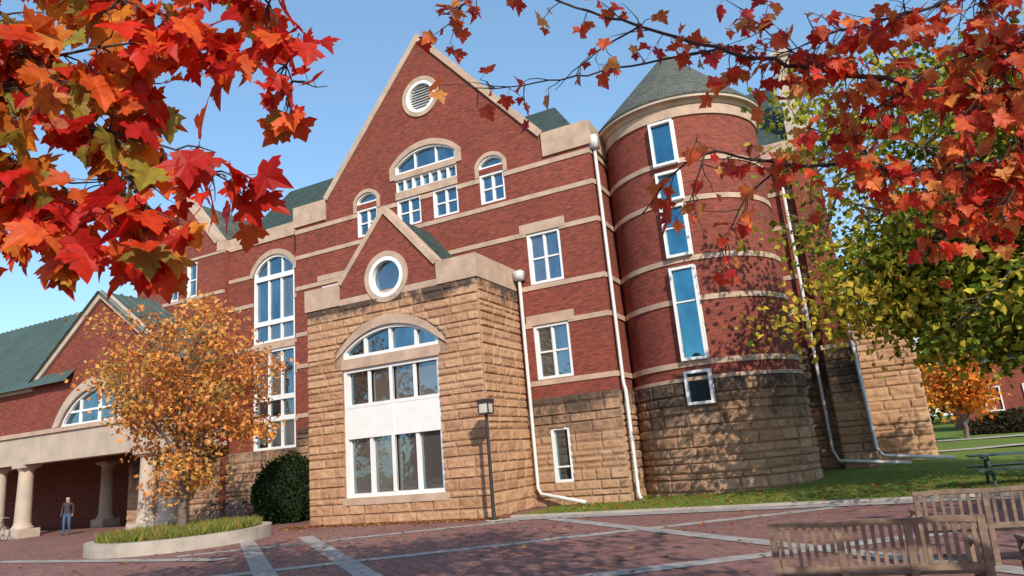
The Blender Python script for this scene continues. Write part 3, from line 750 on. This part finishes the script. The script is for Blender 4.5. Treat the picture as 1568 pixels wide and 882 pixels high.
shrub('hedge',(9.0,52,.9),(3.2,1.2,1.0),3500,[(.07,.05,.03),(.10,.05,.03),(.05,.06,.025)],4,.25)
rs=np.random.RandomState(77); n=22000
cx=rs.uniform(-5,120,60); cy=rs.uniform(85,120,60); cz=rs.uniform(3,9,60); ci=rs.randint(0,60,n)
d=unit(rs,n); pos=np.stack([cx[ci],cy[ci],cz[ci]],1)+d*np.array([5,4,4])*rs.uniform(.6,1,(n,1)); pos[:,2]=np.abs(pos[:,2])
V,F,C=instleaf(DV,DF,pos,unit(rs,n),unit(rs,n),rs.uniform(.7,1.5,n),np.array(GR)[(ci+rs.randint(0,2,n))%7]*rs.uniform(.4,.8,(n,1)))
mk('distant_trees',V,F,M_LEAF,None,uv=False,cols=C)

# ---- foreground maple branches
LB=[[(-2.44,.82,3.69),(-2.01,.93,3.17),(-1.86,.97,2.97),(-1.78,1.06,2.8),(-1.69,1.13,2.64),(-1.61,1.16,2.5)],
[(-2.18,.87,2.92),(-1.99,.95,2.74),(-1.87,1.03,2.64),(-1.76,1.10,2.54),(-1.68,1.17,2.46)],
[(-2.23,.91,3.58),(-1.92,1.09,3.35),(-1.70,1.18,3.2),(-1.56,1.25,3.12)],
[(-1.78,1.15,3.63),(-1.46,1.33,3.33),(-1.39,1.40,3.16),(-1.36,1.40,3.01),(-1.37,1.40,2.91)],
[(-1.78,1.06,2.8),(-1.64,1.13,2.74),(-1.53,1.22,2.68),(-1.45,1.27,2.61)],
[(-2.23,.86,3.26),(-1.97,.92,3.03),(-1.82,1.01,3.0),(-1.64,1.06,3.02),(-1.51,1.11,3.04)],
[(-2.28,.94,2.62),(-2.02,.98,2.64),(-1.91,1.02,2.58),(-1.81,1.04,2.51)],
[(-2.2,.86,3.12),(-1.98,.93,2.91),(-1.83,1.01,2.87),(-1.72,1.07,2.89),(-1.69,1.12,2.88)]]
RB=[[(1.61,4.52,3.22),(1.05,4.09,3.36),(.56,3.81,3.48),(.12,3.57,3.59),(-.31,3.36,3.75),(-.64,3.12,3.88),(-.92,2.96,4.0),(-1.13,2.8,4.11)],
[(1.58,4.59,2.99),(1.0,4.21,3.03),(.49,3.97,3.07),(-.12,3.75,3.2),(-.49,3.57,3.29),(-.72,3.57,3.19),(-.87,3.59,3.04)],
[(-.31,3.36,3.75),(-.6,3.27,3.74),(-.95,3.14,3.72),(-1.31,2.92,3.66),(-1.63,2.73,3.69)],
[(1.69,4.19,3.93),(.94,3.87,3.89),(.47,3.67,3.8),(.15,3.51,3.72),(-.08,3.52,3.7)],
[(1.66,4.35,3.62),(.88,3.92,3.6),(.4,3.85,3.43),(.06,3.81,3.31)],
[(-.49,3.57,3.29),(-.6,3.63,3.1),(-.58,3.71,2.85)],
[(-.82,2.99,4.33),(-1.31,2.87,4.27),(-1.52,2.84,4.17),(-1.6,2.85,4.11)],
[(1.0,4.21,3.03),(.7,4.1,2.88),(.51,4.07,2.7)],
[(-.12,3.75,3.2),(-.39,3.79,3.02),(-.55,3.84,2.76)],
[(1.52,4.02,3.93),(1.04,3.88,3.59),(.74,3.89,3.19),(.51,3.92,2.9)],
[(.12,3.57,3.59),(-.03,3.48,3.77),(-.15,3.39,3.92)],
[(-.64,3.12,3.88),(-.95,3.14,3.8),(-1.13,3.11,3.67)],
[(.94,3.87,3.89),(.96,3.97,3.15),(.82,4.01,2.75)]]
def spray(name,branches,trunk,dens,lsize,palfn,seed,twl,r0,densfn=None):
    rs=np.random.RandomState(seed); e=empty(name); b=B(); P0=[];AX=[];NR=[];SZ=[];CO=[]
    for t in trunk: b.tube(t[0],t[1],10)
    for bi,br in enumerate(branches):
        br=[np.array(p) for p in br]
        pts=[]
        for i in range(len(br)-1):
            p0=br[max(i-1,0)];p1=br[i];p2=br[i+1];p3=br[min(i+2,len(br)-1)]
            L=np.linalg.norm(p2-p1); k=max(2,int(L/.07))
            for q in range(k):
                t=q/k; pts.append(.5*((2*p1)+(-p0+p2)*t+(2*p0-5*p1+4*p2-p3)*t*t+(-p0+3*p1-3*p2+p3)*t**3))
        pts.append(br[-1]); pts=[p+rs.normal(size=3)*.006 for p in pts]; n=len(pts)
        rb=r0[bi] if hasattr(r0,'__len__') else r0
        b.tube(pts,list(np.linspace(rb,rb*.25,n)),6)
        for i in range(1,n):
            dn=dens if densfn is None else dens*densfn(pts[i])
            k=rs.poisson(dn)
            for _ in range(k):
                dr=pts[i]-pts[i-1]; dr=dr/np.linalg.norm(dr)
                d=unit(rs,1)[0]; d=d+dr*.8+np.array([0,0,-.15]); d/=np.linalg.norm(d)
                L=twl*rs.uniform(.3,1.2); p=pts[i]; tw=[p]
                for s in range(3):
                    d=d+rs.normal(size=3)*.25+np.array([0,0,-.1]); d/=np.linalg.norm(d); p=p+d*L/3; tw.append(p)
                b.tube(tw,[.0035,.0028,.0022,.0015],4,False)
                for q in range(rs.randint(1,4)):
                    node=tw[rs.choice([1,2,3,3])]; s=lsize*rs.uniform(.55,1.25)
                    pd=unit(rs,1)[0]*.7+d*.5+np.array([0,0,-.35]); pd/=np.linalg.norm(pd)
                    tip=node+pd*s*.55; b.tube([node,tip],[.0013,.001],3,False)
                    P0.append(tip); AX.append(pd*.6+np.array([0,0,-.6])+rs.normal(size=3)*.35)
                    NR.append(rs.normal(size=3)*.6+np.array([.3,-.7,.45])); SZ.append(s); CO.append(palfn(rs,tip))
    b.build('branches',M_BARKD,e,smooth=True)
    n=len(P0)
    V,F,C=instleaf(MV,MF,np.array(P0),np.array(AX),np.array(NR),np.array(SZ),np.array(CO))
    V=V+.004*np.sin(V[:,[1,2,0]]*70+np.repeat(rs.rand(n)*6,len(MV))[:,None])
    mk('maple_leaves',V,F,M_LEAFN,e,uv=False,cols=C); return n
def palL(rs,p):
    red=[(.80,.07,.02),(.72,.035,.015),(.88,.14,.03),(.58,.02,.015)]; org=[(.85,.28,.03),(.72,.22,.03),(.60,.30,.04),(.70,.14,.03),(.36,.30,.05),(.80,.16,.02),(.34,.24,.04)]
    pr=.3
    if p[0]>-1.55: pr=.97
    elif p[0]>-1.68: pr=.5
    if p[2]<2.62: pr=max(pr,.72)
    c=red[rs.randint(4)] if rs.rand()<pr else org[rs.randint(7)]
    return np.array(c)*rs.uniform(.7,1.1)
def palR(rs,p):
    red=[(.80,.07,.03),(.78,.14,.05),(.86,.22,.06),(.62,.04,.03),(.84,.34,.09),(.72,.10,.04)]
    return np.array(red[rs.randint(6)])*rs.uniform(.7,1.1)
n1=spray('red_maple_tree',LB,[([(-6.2,-.6,-.1),(-6.1,-.5,1.5),(-5.6,-.3,3.0),(-4.6,0,4.2),(-3.4,.5,4.3),(-2.44,.82,3.69)],[.3,.24,.18,.1,.05,.014]),
   ([(-4.6,0,4.2),(-3.2,.6,4.0),(-2.23,.91,3.58)],[.06,.03,.01]),([(-5.6,-.3,3.0),(-3.5,.5,3.2),(-2.23,.86,3.26)],[.08,.04,.012]),
   ([(-3.5,.5,3.2),(-2.7,.8,2.9),(-2.28,.94,2.62)],[.04,.02,.01]),([(-3.5,.5,3.2),(-2.7,.7,3.1),(-2.18,.87,2.92)],[.04,.02,.01]),
   ([(-3.5,.5,3.2),(-2.7,.7,3.2),(-2.2,.86,3.12)],[.04,.02,.01]),([(-4.6,0,4.2),(-2.8,.8,4.1),(-1.78,1.15,3.63)],[.06,.03,.01])],
   4.5,.086,palL,31,.125,[.010,.008,.007,.007,.005,.008,.007,.007],lambda p:.8 if p[0]>-1.6 else 1.0)
def dR(p):
    if p[0]>.75: return 1.8
    if p[0]>.1: return 1.5
    if p[0]>-.3: return .75
    return .28
n2=spray('red_maple_tree.001',RB,[([(4.6,4.6,-.1),(4.5,4.6,1.6),(4.1,4.5,3.0),(3.2,4.5,3.5),(1.61,4.52,3.22)],[.28,.22,.16,.07,.02]),
   ([(4.1,4.5,3.0),(2.8,4.6,3.1),(1.58,4.59,2.99)],[.07,.04,.018]),([(3.2,4.5,3.5),(2.5,4.3,4.0),(1.69,4.19,3.93)],[.06,.03,.015]),
   ([(3.2,4.5,3.5),(2.4,4.4,3.6),(1.66,4.35,3.62)],[.06,.03,.015]),([(2.5,4.3,4.0),(1.52,4.02,3.93)],[.02,.012]),
   ([(1.69,4.19,3.93),(.4,3.4,4.5),(-.82,2.99,4.33)],[.02,.015,.01])],
   2.4,.076,palR,33,.22,[.019,.017,.007,.013,.010,.006,.007,.008,.007,.008,.006,.006,.006],dR)
print('leaves',n1,n2)

# planter ------------------------------------------------------------
pl=empty('round_planter'); PC=(-19.6,15.5)
b=B(); seg=64
outer=[(PC[0]+2.65*math.cos(6.2832*i/seg),PC[1]+2.65*math.sin(6.2832*i/seg)) for i in range(seg)]
inner=[(PC[0]+2.33*math.cos(6.2832*i/seg),PC[1]+2.33*math.sin(6.2832*i/seg)) for i in range(seg)]
vs=[(x,y,-.02) for x,y in outer]+[(x,y,.36) for x,y in outer]+[(x,y,.36) for x,y in inner]+[(x,y,.1) for x,y in inner]
fs=[]
for i in range(seg):
    j=(i+1)%seg
    for k in range(3): fs.append((k*seg+i,k*seg+j,(k+1)*seg+j,(k+1)*seg+i))
b.add(vs,fs); pk=b.build('kerb_wall',M_CONC,pl)
mk('soil',[(x,y,.28) for x,y in inner],[tuple(range(seg))],M_SOIL,pl)
rs=np.random.RandomState(8); n=9000; a=rs.uniform(0,6.283,n); r=2.3*np.sqrt(rs.rand(n))
BV=np.array([(-.05,0,0),(.05,0,0),(.03,.6,.05),(0,1,.2)]); BF=np.array([(0,1,2),(0,2,3)])
pos=np.stack([PC[0]+r*np.cos(a),PC[1]+r*np.sin(a),np.full(n,.27)],1)
gc=np.array([(.20,.24,.05),(.30,.28,.06),(.13,.18,.04),(.36,.24,.08)])
V,F,C=instleaf(BV,BF,pos,unit(rs,n)*.55+np.array([0,0,1.0]),unit(rs,n),rs.uniform(.15,.42,n),gc[rs.randint(0,4,n)]*rs.uniform(.7,1.2,(n,1)))
mk('ornamental_grass',V,F,M_LEAF,pl,uv=False,cols=C)
n=32000; X=rs.uniform(-9.8,7,n); Yp=19.4+rs.rand(n)**1.3*7.0
ok=~((X<-6.95)&(Yp>22.2))&~(((X-TX)**2+(Yp-TY)**2)<3.1**2); X=X[ok];Yp=Yp[ok]; n=len(X)
pos=np.stack([X,Yp,np.array([lawnz(x,y)-.005 for x,y in zip(X,Yp)])],1)
gc=np.array([(.17,.25,.04),(.25,.30,.05),(.12,.19,.03),(.30,.28,.07)])
V,F,C=instleaf(np.array([(-.12,0,0),(.12,0,0),(.06,.6,.05),(0,1,.2)]),BF,pos,unit(rs,n)*.6+np.array([0,0,1.0]),unit(rs,n),rs.uniform(.03,.075,n),gc[rs.randint(0,4,n)]*rs.uniform(.7,1.2,(n,1)))
mk('lawn_grass_blades',V,F,M_LEAF,None,uv=False,cols=C)
X=np.concatenate([rs.uniform(-19,-10,1100),rs.uniform(-9.5,6,900),rs.uniform(-22,6,600)])
Yq=np.concatenate([19.35-np.abs(rs.normal(size=1100))*.35,rs.uniform(19.4,23,900),rs.uniform(7,19,600)])
ok=((X-PC[0])**2+(Yq-PC[1])**2)>2.7**2; X=X[ok];Yq=Yq[ok];n=len(X)
pos=np.stack([X,Yq,np.array([ (lawnz(x,y)+.03 if (y>19.35 and x>-9.9) else .02) for x,y in zip(X,Yq)])],1)
fc=np.array([(.35,.16,.06),(.45,.10,.04),(.28,.13,.06),(.5,.28,.08)])
hx=unit(rs,n)*np.array([1,1,.15])
V,F,C=instleaf(MV,MF,pos,hx,unit(rs,n)*.35+np.array([0,0,1]),rs.uniform(.06,.11,n),fc[rs.randint(0,4,n)]*rs.uniform(.6,1.2,(n,1)))
mk('fallen_leaves',V,F,M_LEAF,None,uv=False,cols=C)

# =====================================================================
# STREET FURNITURE
# =====================================================================
lp=empty('lamp_post'); b=B(); lx,ly=-10.15,18.6
b.tube([(lx,ly,0),(lx,ly,.05),(lx,ly,.06),(lx,ly,.3),(lx,ly,3.1)],[.14,.14,.075,.06,.05],12)
b.box(lx-.2,lx+.2,ly-.2,ly+.2,3.46,3.56); b.box(lx-.17,lx+.17,ly-.17,ly+.17,3.1,3.15)
for i,j in((-1,-1),(1,-1),(1,1),(-1,1)): b.box(lx+i*.17-.015,lx+i*.17+.015,ly+j*.17-.015,ly+j*.17+.015,3.15,3.46)
b.build('post_and_head',M_DARK,lp)
b=B(); b.box(lx-.15,lx+.15,ly-.15,ly+.15,3.15,3.455); b.build('lantern_lens',plain('frosted_lens',(.55,.5,.42),.3,.1),lp)
b=B(); b.tube([(lx,ly,-.01),(lx,ly,.03)],.26,20); b.build('footing',M_CONC,lp)
lp2=empty('lamp_post.001'); b=B(); x,y=10.3,51
b.tube([(x,y,.3),(x,y,4.6)],[.07,.05],10); b.box(x-.2,x+.2,y-.2,y+.2,4.6,4.68); b.box(x-.16,x+.16,y-.16,y+.16,4.68,5.0); b.box(x-.22,x+.22,y-.22,y+.22,5.0,5.08); b.build('post_and_head',M_DARK,lp2)

def bench(name,cx,cy,rot,w=1.85):
    e=empty(name); b=B(); c,s=math.cos(rot),math.sin(rot)
    def T(x,y,z): return Vector((cx+c*x-s*y,cy+s*x+c*y,z))
    def bx(x0,x1,y0,y1,z0,z1,lean=0.0):
        vs=[]
        for z in(z0,z1):
            for x,y in((x0,y0),(x1,y0),(x1,y1),(x0,y1)): vs.append(T(x,y-lean*(z-.42),z))
        b.add(vs,[(0,3,2,1),(4,5,6,7),(0,1,5,4),(1,2,6,5),(2,3,7,6),(3,0,4,7)])
    h=w/2; le=.18
    for i in range(4):
        x=-h+.03+(w-.06)*i/3
        bx(x-.032,x+.032,-.04,.02,0,.93,le)
        bx(x-.032,x+.032,.44,.5,0,.42)
        bx(x-.025,x+.025,.02,.44,.34,.41)
    for i in range(3):
        x0=-h+.062+(w-.06)*i/3; x1=x0+(w-.06)/3-.064
        for k in range(6):
            a=x0+(x1-x0)*k/6; bb=x0+(x1-x0)*(k+1)/6; zc=.875+.012*math.sin(math.pi*(k+.5)/6)
            bx(a,bb,-.035,.005,zc,zc+.055,le)
        bx(x0,x1,-.035,.005,.46,.52,le)
        for k in range(7):
            q=x0+(x1-x0)*(k+.5)/7; bx(q-.018,q+.018,-.025,-.005,.52,.885,le)
    for i in range(6): bx(-h,h,.03+i*.08,.095+i*.08,.412,.435)
    for x in(-h+.03,h-.03):
        bx(x-.035,x+.035,-.03,.52,.64,.675); bx(x-.03,x+.03,.44,.5,.42,.64)
    b.build('slatted_frame',M_WOOD,e); return e
bench('wooden_bench',-.1,7.66,math.radians(6))
bench('wooden_bench.001',1.55,10.5,math.radians(5),2.3)
bench('wooden_bench.002',1.95,7.95,math.radians(12),1.5)

pt=empty('picnic_table'); b=B(); tx,tyy=3.3,20.6; z0=lawnz(tx,tyy)
for i in range(5): b.box(tx-1.1,tx+1.1,tyy-.38+i*.155,tyy-.24+i*.155,z0+.72,z0+.76)
for s in(-1,1):
    for i in range(2): b.box(tx-1.1,tx+1.1,tyy+s*.72-.14+i*.145,tyy+s*.72-.005+i*.145,z0+.42,z0+.46)
for x in(tx-.8,tx+.8):
    b.box(x-.04,x+.04,tyy-.8,tyy+.8,z0+.36,z0+.42); b.box(x-.04,x+.04,tyy-.36,tyy+.36,z0+.66,z0+.72)
    for s in(-1,1): b.obox((x+.06,tyy+s*.42,z0+.34),(.03,0,0),(0,.045,0),(0,-s*.26,.37))
b.build('table_and_seats',M_TABLE,pt)

def bicycle(name,x,y,rot,col):
    e=empty(name); c,s=math.cos(rot),math.sin(rot)
    def T(u,z,v=0): return (x+c*u-s*v,y+s*u+c*v,z)
    b=B()
    for u in(-.52,.52):
        b.tube([T(u+.33*math.cos(6.2832*i/28),.34+.33*math.sin(6.2832*i/28)) for i in range(29)],.018,6,False)
    b.tube([T(-.02,.30,.0),T(-.02,.30,.02)],.09,16)
    b.build('tyres',M_TYRE,e)
    b=B()
    for u in(-.52,.52):
        for i in range(12): a=6.2832*i/12; b.tube([T(u,.34),T(u+.32*math.cos(a),.34+.32*math.sin(a))],.002,3)
    b.tube([T(.38,.98,-.25),T(.42,1.02,-.1),T(.42,1.02,.1),T(.38,.98,.25)],.014,6)
    b.build('spokes_and_bars',M_METAL,e)
    b=B()
    for p,q in(((-.02,.3),(-.17,.82)),((-.02,.3),(.36,.78)),((-.14,.76),(.34,.84)),((-.52,.34),(-.02,.3)),((-.52,.34),(-.14,.74)),((.52,.34),(.34,.84)),((.34,.84),(.40,1.02))):
        b.tube([T(*p),T(*q)],.017,7)
    b.build('frame',col,e)
    b=B(); b.tube([T(-.32,.87),T(-.2,.88),T(-.05,.87)],[.07,.05,.02],8); b.build('saddle',M_TYRE,e)
bicycle('bicycle',-24.2,21.4,.5,M_BIKE); bicycle('bicycle.001',-25.1,21.6,.7,M_DARK); bicycle('bicycle.002',-23.4,21.7,.2,M_DARK)
bicycle('bicycle.003',-36.6,19.0,.1,M_DARK)

def person(name,x,y,rot):
    e=empty(name); c,s=math.cos(rot),math.sin(rot)
    J={'pel':(0,0,.95,.135,.1),'sp':(0,0,1.15,.125,.095),'ch':(0,0,1.36,.155,.10),'nk':(0,0,1.48,.055,.055),'hd0':(0,-.01,1.56,.07,.08),'hd1':(0,-.015,1.64,.082,.10),'hd2':(0,0,1.71,.06,.07),
       'lh':(-.1,0,.9,.1,.1),'lk':(-.11,-.03,.5,.062,.062),'la':(-.12,.02,.1,.042,.045),'lt':(-.13,-.14,.04,.035,.03),
       'rh':(.1,0,.9,.1,.1),'rk':(.12,-.06,.5,.062,.062),'ra':(.13,.05,.1,.042,.045),'rt':(.15,-.1,.04,.035,.03),
       'ls':(-.19,0,1.41,.06,.06),'le':(-.24,.02,1.13,.042,.042),'lw':(-.2,-.12,.93,.028,.03),'lf':(-.19,-.17,.86,.03,.02),
       'rs':(.19,0,1.41,.06,.06),'re':(.25,.03,1.13,.042,.042),'rw':(.24,-.05,.9,.028,.03),'rf':(.235,-.07,.82,.03,.02)}
    K=list(J); E=[('pel','sp'),('sp','ch'),('ch','nk'),('nk','hd0'),('hd0','hd1'),('hd1','hd2'),('pel','lh'),('lh','lk'),('lk','la'),('la','lt'),('pel','rh'),('rh','rk'),('rk','ra'),('ra','rt'),('ch','ls'),('ls','le'),('le','lw'),('lw','lf'),('ch','rs'),('rs','re'),('re','rw'),('rw','rf')]
    me=bpy.data.meshes.new(name); me.from_pydata([(x+c*J[k][0]-s*J[k][1],y+s*J[k][0]+c*J[k][1],J[k][2]) for k in K],[(K.index(a),K.index(q)) for a,q in E],[])
    ob=bpy.data.objects.new('tmp',me); COL.objects.link(ob)
    ob.modifiers.new('s','SKIN'); sub=ob.modifiers.new('u','SUBSURF'); sub.levels=2
    for i,k in enumerate(K):
        me.skin_vertices[0].data[i].radius=(J[k][3],J[k][4]); me.skin_vertices[0].data[i].use_root=(i==0)
    dg=bpy.context.evaluated_depsgraph_get(); m2=bpy.data.meshes.new_from_object(ob.evaluated_get(dg)); bpy.data.objects.remove(ob)
    m2.materials.clear()
    for m in(M_JACKET,M_JEANS,M_SKIN,M_HAIR,M_TYRE): m2.materials.append(m)
    for p in m2.polygons:
        z=p.center.z; lx_=(p.center.x-x)*c+(p.center.y-y)*s; ly_=-(p.center.x-x)*s+(p.center.y-y)*c
        if z<.09: p.material_index=4
        elif z<.96 and abs(lx_)<.2: p.material_index=1
        elif z<.93: p.material_index=2
        elif z>1.68 or (z>1.53 and ly_>.0): p.material_index=3
        elif z>1.48: p.material_index=2
        else: p.material_index=0
        p.use_smooth=True
    o2=bpy.data.objects.new('body',m2); COL.objects.link(o2); o2.parent=e
person('standing_person',-33.5,20.3,.6)

hs=empty('brick_house'); b=B(); b.box(7.3,22,62,72,0,5.6); b.build('walls',M_BRICK,hs)
mk('roof',[(6.9,61.6,5.6),(22.4,61.6,5.6),(22.4,67,8.8),(6.9,67,8.8),(6.9,72.4,5.6),(22.4,72.4,5.6)],[(0,1,2,3),(3,2,5,4),(0,3,4)],M_SLATE,hs)
w=Win(); 
for xx in(8.5,11,13.5,16): w.rect(xx,xx+1.1,2,3.8,61.9,2,2)
w.fr.build('windows',M_WHITE,hs); w.gl.build('window_glass',M_GLASS,hs,tint=True)
oh=empty('brick_hall_opposite'); b=B(); b.box(-45,20,-34,-24,0,9.5); b.build('walls',M_BRICK,oh)
b=B(); b.box(-45.2,20.2,-24,-23.9,9.1,9.7); b.box(-45.2,20.2,-24,-23.92,4.4,4.7)
w=Win()
for i in range(16):
    x0=-43+i*4
    w.arch(x0,x0+1.8,5.4,7.4,8.2,-23.95,(x0+.9,)); w.rect(x0,x0+1.8,1.2,3.6,-23.95,2,1)
for o_ in (w.fr,w.gl):
    o_.v=[(v[0],-47.9-v[1]+.0,v[2]) for v in o_.v]; o_.f=[f[::-1] for f in o_.f]
w.fr.build('windows',M_TRIM,oh); w.gl.build('window_glass',M_GLASS,oh,tint=True); b.build('bands',M_TRIM,oh)

# =====================================================================
# LIGHT, SKY, CAMERA
# =====================================================================
sd=Vector((.55,-.62,.54)).normalized()
sun=bpy.data.lights.new('sun','SUN'); sun.energy=4.8; sun.angle=math.radians(.5); sun.color=(1,.91,.78)
so=bpy.data.objects.new('sun',sun); COL.objects.link(so); so.rotation_euler=sd.to_track_quat('Z','Y').to_euler()
w=bpy.data.worlds.new('World'); sc.world=w; w.use_nodes=True; nt=w.node_tree
bg=nt.nodes['Background']; sk=nt.nodes.new('ShaderNodeTexSky'); sk.sky_type='NISHITA'; sk.sun_disc=False
sk.sun_elevation=math.asin(sd.z); sk.sun_rotation=math.atan2(sd.x,sd.y); sk.air_density=1.0; sk.dust_density=.6; sk.ozone_density=1.2
hz=mixc(nt,1.0,mixc(nt,1.0,sk.outputs[0],(1.15,1.3,1.4),'MULTIPLY'),(.75,1.45,2.0),'ADD')
nt.links.new(hz,bg.inputs[0]); bg.inputs[1].default_value=.125

cam=bpy.data.cameras.new('camera'); co=bpy.data.objects.new('camera',cam); COL.objects.link(co); sc.camera=co
Rm=Matrix(((.8896,.1811,.4195),(.4491,-.1766,-.8760),(-.0846,.9675,-.2384)))
co.matrix_world=Matrix.Translation((0,0,1.8))@Rm.to_quaternion().normalized().to_matrix().to_4x4()
cam.lens=23.99; cam.sensor_width=36; cam.clip_end=1500; cam.clip_start=.05
